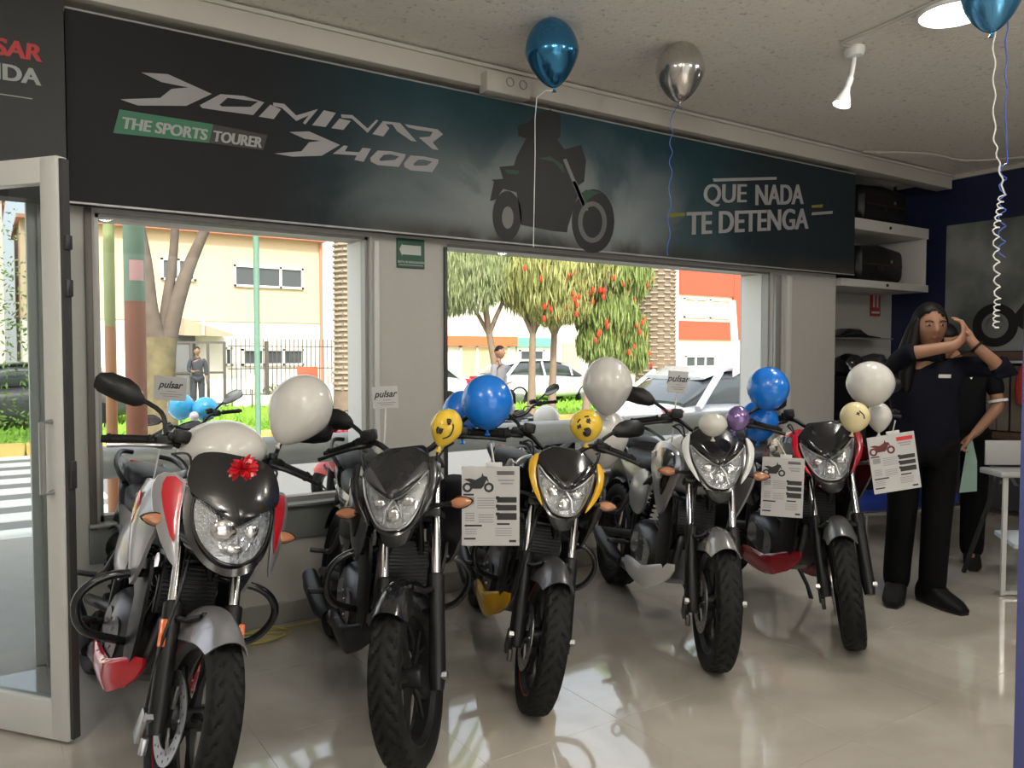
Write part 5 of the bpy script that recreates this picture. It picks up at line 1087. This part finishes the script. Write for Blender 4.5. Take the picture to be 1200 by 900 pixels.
for z in (.35, .75, 1.15): MB().box((0, 0, z), (.72, .3, .02)).build('board', SAT, t)
def helmet(label, x, y, z, m, r=.12, rz=0):
    t = thing('helmet', label, 'helmet', (x, y, z), (0, 0, rz)); MB().loft([(-.13, .03, .16, .06, 2.2), (-.10, .0, .22, .10, 2.3), (0, .0, .25, .12, 2.3), (.08, .0, .235, .115, 2.3), (.13, .01, .15, .08, 2.2), (.15, .02, .08, .05, 2.2)], 20).build('shell', m, t)
    MB().panel(dens([(-.09, .12), (-.07, .18), (0, .195), (.07, .18), (.09, .12), (0, .105)], 2), lambda u, v, d: (.115 - 2.2 * u * u + d, u, v), .004, .012, (1, .8, .5)).build('visor', mat('dark visor', (.02, .02, .025), .08), t)
helmet('black helmet on the top board of the gear rack, left', 6.55, 4.33, 1.16, BLK, rz=R(-100)); helmet('dark graphite helmet on the top board of the gear rack, right', 6.95, 4.33, 1.16, GRY, rz=R(-80)); helmet('black helmet on the middle board of the gear rack', 6.7, 4.33, .76, SAT, rz=R(-95))
# poster
t = thing('wall_poster', 'large grey cloudy poster with the front of a motorcycle on the blue wall', 'poster', (7.595, 3.2, 2.02))
def pmat():
    m = mat('poster print', (.2, .21, .2), .4); n = m.node_tree.nodes; l = m.node_tree.links; z = n.new('ShaderNodeTexNoise'); z.inputs['Scale'].default_value = 2.2; z.inputs['Detail'].default_value = 6; g = n.new('ShaderNodeTexCoord'); l.new(g.outputs['Object'], z.inputs['Vector'])
    c = n.new('ShaderNodeValToRGB'); c.color_ramp.elements[0].position = .35; c.color_ramp.elements[1].position = .7; c.color_ramp.elements[0].color = (.075, .085, .08, 1); c.color_ramp.elements[1].color = (.26, .27, .27, 1); l.new(z.outputs[0], c.inputs[0]); l.new(c.outputs[0], n['Principled BSDF'].inputs['Base Color']); return m
MB().box((0, 0, 0), (.012, 1.62, 1.18)).build('sheet', pmat(), t)
g = MB(); cy, cz = .47, -.36
for ry, nm, m, r0, r1 in ((0, 'printed_tyre', PDK, .115, .195), (0, 'printed_rim', PMT, .085, .110), (0, 'printed_disc', PMT, .04, .06)):
    MB().lathe([(r0, -.0010), (r1, -.0010), (r1, .0010), (r0, .0010)], c=(-.0075 - .0004 * (r0 < .1), cy - .11, cz + .0), axis='x', n=36, closed=True).build(nm, m, t)
MB().flat([(-.0085, y, z) for y, z in ((.22, -.30), (.12, -.17), (.0, -.10), (-.2, -.02), (-.45, .02), (-.55, -.08), (-.45, -.30), (-.1, -.44), (.1, -.42), (.16, -.38))], (-.0008, 0, 0)).build('printed_motorcycle', PDK, t)
# wooden counter with slats and hung gear
WD = mat('dark brown wood', (.085, .05, .032), .5, var=.3, scale=4); WD2 = mat('grey brown slat wood', (.13, .11, .09), .6, var=.3, scale=5)
t = thing('display_counter', 'dark wooden display counter with metal edge under the poster', 'counter', (7.42, 3.15, 0))
MB().box((0, 0, 1.385), (.34, 1.3, .07), bev=.004).build('counter_top', WD, t)
g = MB().box((-.172, 0, 1.335), (.012, 1.3, .022)); g.build('metal_edge', MET, t)
for i in range(13): MB().box((-.10 + .012 * (i % 2), -.60 + i * .1, 1.02), (.02, .088, .56), bev=.002, seg=1).build('slat', WD2, t)
MB().box((-.08, 0, .70), (.10, 1.3, .06), bev=.003).build('lower_rail', WD, t)
MB().box((-.06, 0, .36), (.06, 1.25, .60)).build('base_panel', mat('base panel black', (.03, .03, .03), .5), t)
LTP = mat('print dim letters', (.16, .16, .165), .6)
for s_, z_, h in (('SIN', .50, .17), ('VER', .28, .20)):
    me = text_mesh(s_, h, LTP, .006, 0, .0006, 'LEFT', .9); o = link('lettering', me, t); o.matrix_local = Matrix(((0, 0, -1, -.0915), (-1, 0, 0, .385), (0, 1, 0, z_ - .0), (0, 0, 0, 1)))
t = thing('riding_jacket', 'red riding garment hanging before the wooden slats', 'garment', (7.27, 3.16, 1.20)); MB().loft([(-.22, -.06, .06, .05, 2.2), (-.10, -.07, .08, .06, 2.4), (.04, -.05, .06, .05, 2.4), (.13, -.02, .02, .02, 2.2)], 14, 'z').build('cloth', mat('red garment', (.38, .03, .025), .8), t)
# ---- step stool
t = thing('step_stool', 'folding metal step stool with pale top at the right edge', 'stool', (5.10, 2.26, 0)); SM_ = mat('stool aluminium', (.70, .70, .70), .3, .7); SG = mat('stool grey tread', (.34, .34, .34), .5)
A_ = Vector((.833, -.553, 0)); Bk = Vector((.55, .83, 0))
def SP(u, v, z): q = A_ * u + Bk * v; return (q.x, q.y, z)
def sbox(mb, a, b_, w1, w2):
    a, b_ = Vector(a), Vector(b_); d = (b_ - a).normalized(); e1 = A_ * w1; e2 = d.cross(A_).normalized() * w2
    return mb.rings([[p + e1 * i + e2 * j for i, j in ((-1, -1), (1, -1), (1, 1), (-1, 1))] for p in (a, b_)])
for u in (-.15, .27):
    sbox(MB(), SP(u + (.095 if u < 0 else .0), 0, .70), SP(u - .01, -.16, .004), .013, .008).build('leg', SM_, t)
    sbox(MB(), SP(u + (.095 if u < 0 else 0), .06, .68), SP(u + .05, .34, .004), .010, .010).build('leg', SAT, t)
g = MB(); g.box((0, 0, 0), (.44, .22, .035), bev=.008); o = g.build('top_step', SG, t); o.matrix_local = Matrix.Translation(SP(.10, .05, .69)) @ Matrix.Rotation(math.atan2(-.553, .833), 4, 'Z')
g = MB(); g.box((0, 0, 0), (.42, .014, .15), bev=.004); o = g.build('backrest_panel', SG, t); o.matrix_local = Matrix.Translation(SP(.10, .12, .80)) @ Matrix.Rotation(math.atan2(-.553, .833), 4, 'Z')
g = MB(); g.box((0, 0, 0), (.34, .20, .03), bev=.006); o = g.build('lower_step', mat('pale blue tread', (.48, .54, .60), .4), t); o.matrix_local = Matrix.Translation(SP(.10, -.02, .30)) @ Matrix.Rotation(math.atan2(-.553, .833), 4, 'Z') @ Matrix.Rotation(R(12), 4, 'X')
MB().tube([SP(-.16, -.16, .02), SP(.27, -.16, .02)], .012, 8).build('foot_bar', SM_, t)
t = thing('waiting_bench', 'low dark blue bench with chrome legs behind the tilted placard', 'bench', (5.75, 3.40, 0)); MB().box((0, 0, .30), (.95, .34, .10), (0, 0, R(-15)), .03).build('seat', mat('blue vinyl', (.01, .03, .22), .4), t); MB().box((0, -.17, .235), (.98, .02, .025), (0, 0, R(-15))).build('chrome_edge', CHR, t)
for u in (-.38, .38):
    for v in (-.12, .12): MB().tube([(u, v - u * .25, 0.0), (u, v - u * .25, .25)], .012, 8).build('leg', CHR, t)
# ---- blue post at the right edge
p = MB().box((2.107 + .0, .852, CEIL / 2), (.10, .10, CEIL - .004), bev=.004)
struct('trim_8', p, mat('violet blue painted post', (.085, .10, .30), .5), None, 'violet blue door post at the right edge of the picture')
# ================================================================ PEOPLE
SKIN = mat('skin', (.27, .135, .08), .5, var=.05); b_ = SKIN.node_tree.nodes['Principled BSDF']; b_.inputs['Subsurface Weight'].default_value = .08
HAIR = mat('black hair', (.005, .004, .004), .5, spec=.2); NAVY = mat('dark navy jacket', (.0035, .004, .009), .8, spec=.12, bump=.2, scale=14); BTR = mat('black trousers', (.0035, .0035, .004), .8, spec=.1, bump=.15, scale=14); SHOE = mat('black shoes', (.005, .005, .005), .6, spec=.2)
def skin_mesh(J, E, sub=2):
    names = list(J); me = bpy.data.meshes.new('tmp'); me.from_pydata([J[k][0] for k in names], [(names.index(a), names.index(b)) for a, b in E], [])
    o = bpy.data.objects.new('tmp', me); C.objects.link(o); md = o.modifiers.new('s', 'SKIN'); md.use_smooth_shade = True; md.branch_smoothing = .6
    sv = me.skin_vertices[0].data
    for i, k in enumerate(names):
        r = J[k][1]; sv[i].radius = r if isinstance(r, tuple) else (r, r); sv[i].use_root = (i == 0)
    s = o.modifiers.new('u', 'SUBSURF'); s.levels = sub; s.render_levels = sub
    dg = bpy.context.evaluated_depsgraph_get(); out = bpy.data.meshes.new_from_object(o.evaluated_get(dg)); bpy.data.objects.remove(o); return out
def from_mesh(me):
    mb = MB(); mb.bm.from_mesh(me); return mb
def add_head(mb, c, yaw, pitch, s=1.0):
    g = bmesh.ops.create_uvsphere(mb.bm, u_segments=40, v_segments=30, radius=1)
    for v in g['verts']:
        x, y, z = v.co                                   # y forward
        w_ = .074 * (1 - .30 * max(0, -z) ** 1.5) * (1 - .05 * max(0, z)); X = x * w_
        Y = y * (.088 if y > 0 else .098); Zz = z * .115
        if y > 0:
            Y += .008 * math.exp(-((z + .78) / .18) ** 2) * math.exp(-(x / .35) ** 2)          # chin
            Y += .024 * math.exp(-((z + .12) / .17) ** 2) * math.exp(-(x / .16) ** 2)          # nose
            Y += .008 * math.exp(-((z - .08) / .22) ** 2) * math.exp(-(x / .11) ** 2)
            Y -= .010 * math.exp(-((z - .10) / .13) ** 2) * (math.exp(-((x - .42) / .2) ** 2) + math.exp(-((x + .42) / .2) ** 2))
            Y += .006 * math.exp(-((z + .43) / .07) ** 2) * math.exp(-(x / .3) ** 2); Y += .004 * math.exp(-((z + .53) / .05) ** 2) * math.exp(-(x / .25) ** 2)
        v.co = Vector((X, Y, Zz)) * s
    M = Matrix.Translation(c) @ Euler((R(pitch), 0, R(yaw))).to_matrix().to_4x4()
    for v in g['verts']: v.co = M @ v.co
    for sx in (-1, 1):
        e = bmesh.ops.create_uvsphere(mb.bm, u_segments=12, v_segments=8, radius=1)
        for v in e['verts']: v.co = M @ (Vector((sx * .070 + v.co.x * .010, -.008 + v.co.y * .018, -.002 + v.co.z * .030)) * s)
    return M
def face_bits(t, M, s=1.0):
    ew = mat('eye white', (.30, .27, .25), .3); ei = mat('eye iris', (.02, .012, .01), .2); lip = mat('lips', (.20, .06, .055), .5)
    for sx in (-1, 1):
        e = MB().ball((sx * .030 * s, .0735 * s, .012 * s), .0125 * s, 14, 10, (1.1, .8, .42)).build('eye', ew, t, M); MB().ball((sx * .030 * s, .0815 * s, .012 * s), .0060 * s, 10, 8, (1, .6, .85)).build('iris', ei, e)
        MB().tube([(sx * .014 * s, .087 * s, .026 * s), (sx * .030 * s, .086 * s, .033 * s), (sx * .048 * s, .074 * s, .028 * s)], .0028 * s, 6, 3).build('eyebrow', HAIR, t, M)
    MB().tube([(-.020 * s, .084 * s, -.050 * s), (-.006 * s, .0935 * s, -.047 * s), (.006 * s, .0935 * s, -.047 * s), (.020 * s, .084 * s, -.050 * s), (.0, .092 * s, -.056 * s)], .0035 * s, 6, 3, True).build('lips', lip, t, M)
def hand(J, E, wrist, palm, d, side, curl, pre):
    """fingers fan from palm along d, side = vector across the palm, curl = bend direction"""
    d, side, curl = Vector(d).normalized(), Vector(side).normalized(), Vector(curl).normalized(); p = Vector(palm)
    for i, (o, L) in enumerate(((-.027, .062), (-.009, .074), (.009, .070), (.027, .056))):
        k0 = p + d * .035 + side * o; k1 = k0 + d * L * .5 + curl * L * .12; k2 = k1 + d * L * .3 + curl * L * .28; k3 = k2 + d * L * .12 + curl * L * .30
        for q, (kk, rr) in enumerate(((k0, .0092), (k1, .0082), (k2, .0075), (k3, .0062))): J['%s%d%d' % (pre, i, q)] = (tuple(kk), rr)
        E += [(palm_key[pre], '%s%d0' % (pre, i))] + [('%s%d%d' % (pre, i, q), '%s%d%d' % (pre, i, q + 1)) for q in range(3)]
    k0 = p - side * .030 - d * .01; k1 = k0 - side * .018 + d * .028; k2 = k1 + d * .026 + curl * .008
    for q, (kk, rr) in enumerate(((k0, .011), (k1, .0095), (k2, .0075))): J['%st%d' % (pre, q)] = (tuple(kk), rr)
    E += [(palm_key[pre], pre + 't0'), (pre + 't0', pre + 't1'), (pre + 't1', pre + 't2')]
palm_key = {'r': 'rpalm', 'l': 'lpalm'}
def shoe(t, c, ang, s=1.0, m=None):
    o = MB().loft([(-.078, 0, .09, .034, 3), (-.055, 0, .125, .046, 3), (.02, 0, .118, .050, 3), (.075, 0, .085, .052, 2.8), (.15, 0, .060, .050, 2.6), (.198, .004, .035, .028, 2.4)], 18).build('shoe', m or SHOE, t)
    o.location = c; o.rotation_euler = (0, 0, R(ang)); o.scale = (s, s, s)
    k = MB().loft([(-.072, -.002, .014, .034, 3), (.02, -.002, .014, .044, 3), (.10, -.002, .013, .050, 2.8), (.198, -.002, .012, .026, 2.4)], 16).build('shoe_sole', mat('dark sole', (.03, .03, .03), .7), o); return o
BASE_E = [('pelvis', 'waist'), ('waist', 'chest'), ('chest', 'neck'), ('neck', 'skull'), ('chest', 'rsh'), ('rsh', 'rel'), ('rel', 'rwr'), ('rwr', 'rpalm'), ('chest', 'lsh'), ('lsh', 'lel'), ('lel', 'lwr'), ('lwr', 'lpalm'),
          ('pelvis', 'rhip'), ('rhip', 'rkn'), ('rkn', 'ran'), ('ran', 'rtoe'), ('pelvis', 'lhip'), ('lhip', 'lkn'), ('lkn', 'lan'), ('lan', 'ltoe')]
def person(label, loc, facing, P, head, fing, jacket, trousers, wide=1.0, sleeve=(1.0, 1.0), hair='short', sub=2, s=1.0, coatlen=.86, bits=True):
    """P: joint positions; x = the person's right, y = forward"""
    t = thing('person', label, 'person', loc, (0, 0, R(facing - 90)), None, s)
    RR = dict(pelvis=(.12, .085), waist=(.105, .08), chest=(.125, .085), neck=.045, skull=.05, rsh=.045, lsh=.045, rel=.041, lel=.041, rwr=.029, lwr=.029, rpalm=(.032, .020), lpalm=(.032, .020), rhip=.075, lhip=.075, rkn=.050, lkn=.050, ran=.034, lan=.034, rtoe=.026, ltoe=.026)
    J = {k: (P[k], RR[k]) for k in RR}; E = list(BASE_E)
    for pre, d, sd, cu in fing: hand(J, E, None, P[pre + 'palm'], d, sd, cu, pre)
    mb = from_mesh(skin_mesh(J, E, sub)); M = add_head(mb, head[0], head[1], head[2], head[3] if len(head) > 3 else 1.0); mb.build('body', SKIN, t, sharp=180)
    if bits: face_bits(t, M, head[3] if len(head) > 3 else 1.0)
    # jacket
    V = Vector; mid = lambda a, b, k: tuple(V(P[a]).lerp(V(P[b]), k))
    hipc = tuple(V(P['pelvis']) + V((0, 0, -.04)))
    J2 = dict(chest=(P['chest'], (.165 * wide, .12 * wide)), waist=(P['waist'], (.160 * wide, .118 * wide)), hip=((hipc[0], hipc[1], .93), (.165 * wide, .125 * wide)), hem=((hipc[0], hipc[1], coatlen - .05), (.165 * wide, .125 * wide)), top=(mid('chest', 'neck', .50), (.115, .092)), collar=(mid('chest', 'neck', 1.05), .062))
    E2 = [('chest', 'waist'), ('waist', 'hip'), ('hip', 'hem'), ('chest', 'top'), ('top', 'collar')]
    for q, sl in (('r', sleeve[0]), ('l', sleeve[1])):
        J2[q + 'sh'] = (P[q + 'sh'], .068); E2.append(('chest', q + 'sh'))
        if sl >= 1:
            J2[q + 'el'] = (P[q + 'el'], .060); E2.append((q + 'sh', q + 'el'))
            if sl > 1: J2[q + 'cu'] = (mid(q + 'el', q + 'wr', sl - 1), .050); E2.append((q + 'el', q + 'cu'))
        else: J2[q + 'cu'] = (mid(q + 'sh', q + 'el', sl), .058); E2.append((q + 'sh', q + 'cu'))
    from_mesh(skin_mesh(J2, E2, sub)).build('jacket', jacket, t, sharp=180)
    J3 = dict(pelvis=(P['pelvis'], (.145, .105)), rhip=(P['rhip'], .105), lhip=(P['lhip'], .105), rkn=(P['rkn'], .084), lkn=(P['lkn'], .084), ra=(tuple(V(P['ran']) + V((0, 0, .08))), .078), la=(tuple(V(P['lan']) + V((0, 0, .08))), .078), rcu=(tuple(V(P['ran']) + V((0, 0, -.045))), .078), lcu=(tuple(V(P['lan']) + V((0, 0, -.045))), .078))
    from_mesh(skin_mesh(J3, [('pelvis', 'rhip'), ('rhip', 'rkn'), ('rkn', 'ra'), ('ra', 'rcu'), ('pelvis', 'lhip'), ('lhip', 'lkn'), ('lkn', 'la'), ('la', 'lcu')], sub)).build('trousers', trousers, t, sharp=180)
    return t, M
# ---- the woman
PW = dict(pelvis=(0, 0, .92), waist=(0, 0, 1.07), chest=(.0, 0, 1.26), neck=(-.0, .015, 1.42), skull=(-.01, .03, 1.50),
          rsh=(.165, .02, 1.345), rel=(.095, .22, 1.405), rwr=(-.115, .24, 1.445), rpalm=(-.155, .205, 1.485), lsh=(-.175, .02, 1.34), lel=(-.35, .13, 1.325), lwr=(-.21, .18, 1.45), lpalm=(-.182, .155, 1.51),
          rhip=(.09, 0, .86), rkn=(.105, .02, .48), ran=(.125, 0, .085), rtoe=(.145, .12, .04), lhip=(-.09, 0, .86), lkn=(-.07, .03, .48), lan=(-.055, .03, .085), ltoe=(-.12, .13, .04))
t, M = person('person with long dark hair, dark navy clothes, hands raised to the face', (4.40, 2.43, 0), -145, PW, ((-.015, .045, 1.553), 13, -5, 1.12),
              [('r', (-.15, -.35, .9), (.3, .9, 0), (.3, -.8, .1)), ('l', (.25, -.2, .9), (.3, .9, 0), (.9, -.2, -.2))], NAVY, BTR, 1.22, sleeve=(1.15, 1.15), coatlen=.84)
shoe(t, (.125, -.0, .0), 80, 1.12); shoe(t, (-.055, .03, .0), 128, 1.12)
# hair: cap, back and locks in one piece
h = MB(); g = bmesh.ops.create_uvsphere(h.bm, u_segments=30, v_segments=22, radius=1)
for v in g['verts']:
    x, y, z = v.co; k = .78 if (y > .28 - .3 * z * z and z < .56 - .5 * (abs(x - .1) ** 1.5)) else 1.0
    v.co = Vector((x * .092 * k, (y * .114 - .010) * k - (.0 if k == 1 else .02), z * .129 + .008))
h.loft([(.03, -.105, .0, .078, 2.1), (-.04, -.118, .0, .092, 2.1), (-.12, -.125, .0, .104, 2.2), (-.24, -.12, .0, .118, 2.2), (-.36, -.09, -.02, .085, 2.1)], 18, 'z')
for v in [v for v in h.bm.verts][len(g['verts']):]:
    v.co = Vector((v.co.x, v.co.y, v.co.z))
for sx, pts in ((1, [(.070, .035, .05), (.088, .035, -.02), (.100, .035, -.12), (.125, .04, -.24), (.125, .05, -.36)]), (1, [(.07, .01, .06), (.092, .01, .0), (.105, .0, -.08), (.14, .0, -.22), (.15, .01, -.34)])):
    h.tube(pts, [.010, .026, .038, .045, .022][:len(pts)], 10, 4)
h.build('hair', HAIR, t, M, sharp=180)
MB().lathe([(.030, -.007), (.036, -.007), (.036, .007), (.030, .007)], n=20, closed=True).build('bracelet', HAIR, t, Matrix.Translation((-.225, .175, 1.437)) @ Euler((R(10), R(48), 0)).to_matrix().to_4x4())
o = MB().box((0, 0, 0), (.062, .003, .020), bev=.001, seg=1).build('name_badge', mat('badge white', (.5, .5, .5), .4), t, Matrix.Translation((-.085, .112, 1.28)) @ Euler((R(-8), 0, R(8))).to_matrix().to_4x4())
# ---- the man behind
PM = dict(pelvis=(0, 0, .90), waist=(0, 0, 1.04), chest=(.0, 0, 1.24), neck=(.05, .02, 1.38), skull=(.07, .04, 1.44), rsh=(.165, 0, 1.32), rel=(.20, .04, 1.06), rwr=(.10, .20, .90), rpalm=(.065, .23, .875), lsh=(-.165, 0, 1.32), lel=(-.215, .03, 1.06), lwr=(-.085, .19, .90), lpalm=(-.045, .22, .86),
          rhip=(.09, 0, .84), rkn=(.11, .03, .47), ran=(.12, .0, .085), rtoe=(.13, .12, .04), lhip=(-.09, 0, .84), lkn=(-.085, .03, .47), lan=(-.08, .0, .085), ltoe=(-.085, .13, .04))
t, M = person('person in black polo shirt with white sleeve trim, standing behind the long haired woman', (5.404, 2.738, 0), -152, PM, ((.095, .05, 1.48), 8, -22),
              [('r', (-.5, .3, -.7), (.3, .9, 0), (-.7, -.1, -.3)), ('l', (.5, .3, -.8), (-.3, .9, 0), (.7, -.1, -.3))], mat('black polo', (.004, .004, .005), .8, spec=.12, bump=.2), BTR, 1.08, sleeve=(.78, .78), coatlen=.82)
shoe(t, (.12, 0, 0), 88); shoe(t, (-.08, 0, 0), 92)
h = MB(); g = bmesh.ops.create_uvsphere(h.bm, u_segments=24, v_segments=16, radius=1)
for v in g['verts']:
    x, y, z = v.co; k = .80 if z < .25 + .35 * y else 1; v.co = Vector((x * .080 * k, (y * .104 - .006) * k, (z * .124 + .006) * (k if z < 0 else 1)))
h.build('hair', HAIR, t, M, sharp=180)
for q in ('l', 'r'):
    a, b2 = Vector(PM[q + 'sh']), Vector(PM[q + 'el']); d = (b2 - a).normalized(); c0 = a.lerp(b2, .83)
    MB().tube([c0, c0 + d * .016], [.0585, .058], 20).build('sleeve_trim', mat('trim white', (.62, .62, .60), .6), t)
MB().flat([(-.03, .108, 1.27), (-.075, .105, 1.28), (-.055, .108, 1.235)], (0, .002, 0)).build('emblem', mat('trim white', (.6, .6, .6)), t)
t = thing('green_sheet', 'mint green sheet held in the hand of the person behind', 'paper', (5.28, 2.62, .66)); ex = Vector((.833, -.553, 0))
MB().rings([[ex * u + Vector((0, 0, z)) + Vector((-.5, -.8, 0)) * d for u, z in ((-.055, -.155), (.058, -.145), (.055, .05), (.02, .195), (-.005, .195))] for d in (0, .003)]).build('sheet', mat('mint paper', (.33, .50, .44), .7), t)
# ---- people in the street
PS = dict(pelvis=(0, 0, .92), waist=(0, 0, 1.07), chest=(0, 0, 1.30), neck=(0, .01, 1.46), skull=(0, .02, 1.52), rsh=(.17, 0, 1.38), rel=(.22, .02, 1.10), rwr=(.10, .18, 1.05), rpalm=(.06, .22, 1.06), lsh=(-.17, 0, 1.38), lel=(-.22, 0, 1.10), lwr=(-.22, .06, .86), lpalm=(-.22, .08, .80),
          rhip=(.09, 0, .86), rkn=(.10, .02, .48), ran=(.10, 0, .085), rtoe=(.11, .12, .04), lhip=(-.09, 0, .86), lkn=(-.10, .02, .48), lan=(-.10, 0, .085), ltoe=(-.11, .12, .04))
for lab, lc, fc, jm in (('person in dark clothes standing at the iron gate across the street', (4.75, 22.4, GZ), -100, mat('dark blue clothes', (.03, .035, .05), .8)), ('person in grey walking outside at the left edge of the right window', (7.55, 13.2 - 1.4, GZ - .05), -60, mat('grey clothes', (.20, .20, .21), .8))):
    t, M = person(lab, lc, fc, PS, ((0, .035, 1.60), 0, 0), [('r', (-.5, .5, .3), (.3, .9, 0), (-.5, -.3, -.3)), ('l', (0, .2, -1), (0, 1, 0), (.6, 0, 0))], jm, mat('dark blue clothes', (.03, .035, .05)), 1.0, sleeve=(1.7, 1.7), sub=1, bits=False)
    shoe(t, (.10, 0, 0), 90); shoe(t, (-.10, 0, 0), 90)
    h = MB(); g = bmesh.ops.create_uvsphere(h.bm, u_segments=16, v_segments=12, radius=1)
    for v in g['verts']:
        x, y, z = v.co; k = .80 if z < .25 + .35 * y else 1; v.co = Vector((x * .080 * k, (y * .104 - .006) * k, (z * .124 + .006) * (k if z < 0 else 1)))
    h.build('hair', HAIR, t, M, sharp=180)
# ---- motorcycles parked outside with balloons
PO = dict(guard=SIL, blade=SIL, tank=mat('blue grey tank', (.10, .14, .24), .3, coat=.4), shroud=GRY, tail=GRY, side=GRY, belly=SAT)
PR = dict(guard=RED, blade=RED, tank=RED, shroud=RED, tail=RED, side=SIL, belly=SAT)
def outside_bike(label, foot, heading, pal): 
    r, S = make_bike(label, (foot[0], foot[1], GZ), heading, 8, 15, .95, pal, group='motorcycles parked outside on the pavement', guards=0); return r
outside_bike('blue grey motorcycle parked outside behind the left window, with blue balloons', (1.50, 6.7, 0), 84, PO)
outside_bike('red motorcycle parked outside at the right end of the left window', (2.62, 6.7, 0), 96, PR)
outside_bike('dark motorcycle with pale balloons parked outside behind the right window', (4.30, 6.3, 0), 80, dict(PO, tank=BLK))
LCY = latex('sky blue latex', (.03, .42, .75)); 
balloon('sky blue balloon outside in the left window, left of the pair', (1.33, 6.9, .97), .21, .22, LCY, (0, 0), [(1.48, 6.95, .86)], sph=1); balloon('sky blue balloon outside in the left window, right of the pair', (1.50, 6.8, .95), .21, .20, LCY, (0, 0), [(1.52, 6.9, .82)], sph=1)
balloon('small pale pink balloon between the two sky blue ones outside', (1.395, 6.72, .90), .075, .08, latex('pale pink latex', (.8, .72, .75)), sph=1)
for lab, c, w_ in (('white balloon outside behind the yellow flanked motorcycle, upper', (3.55, 5.45, .96), .17), ('white balloon outside behind the yellow flanked motorcycle, right of the upper one', (3.90, 5.35, .86), .22)): balloon(lab, c, w_, w_ * 1.05, LWHT, (0, 0), [(4.1, 5.75, .76)], sph=1)
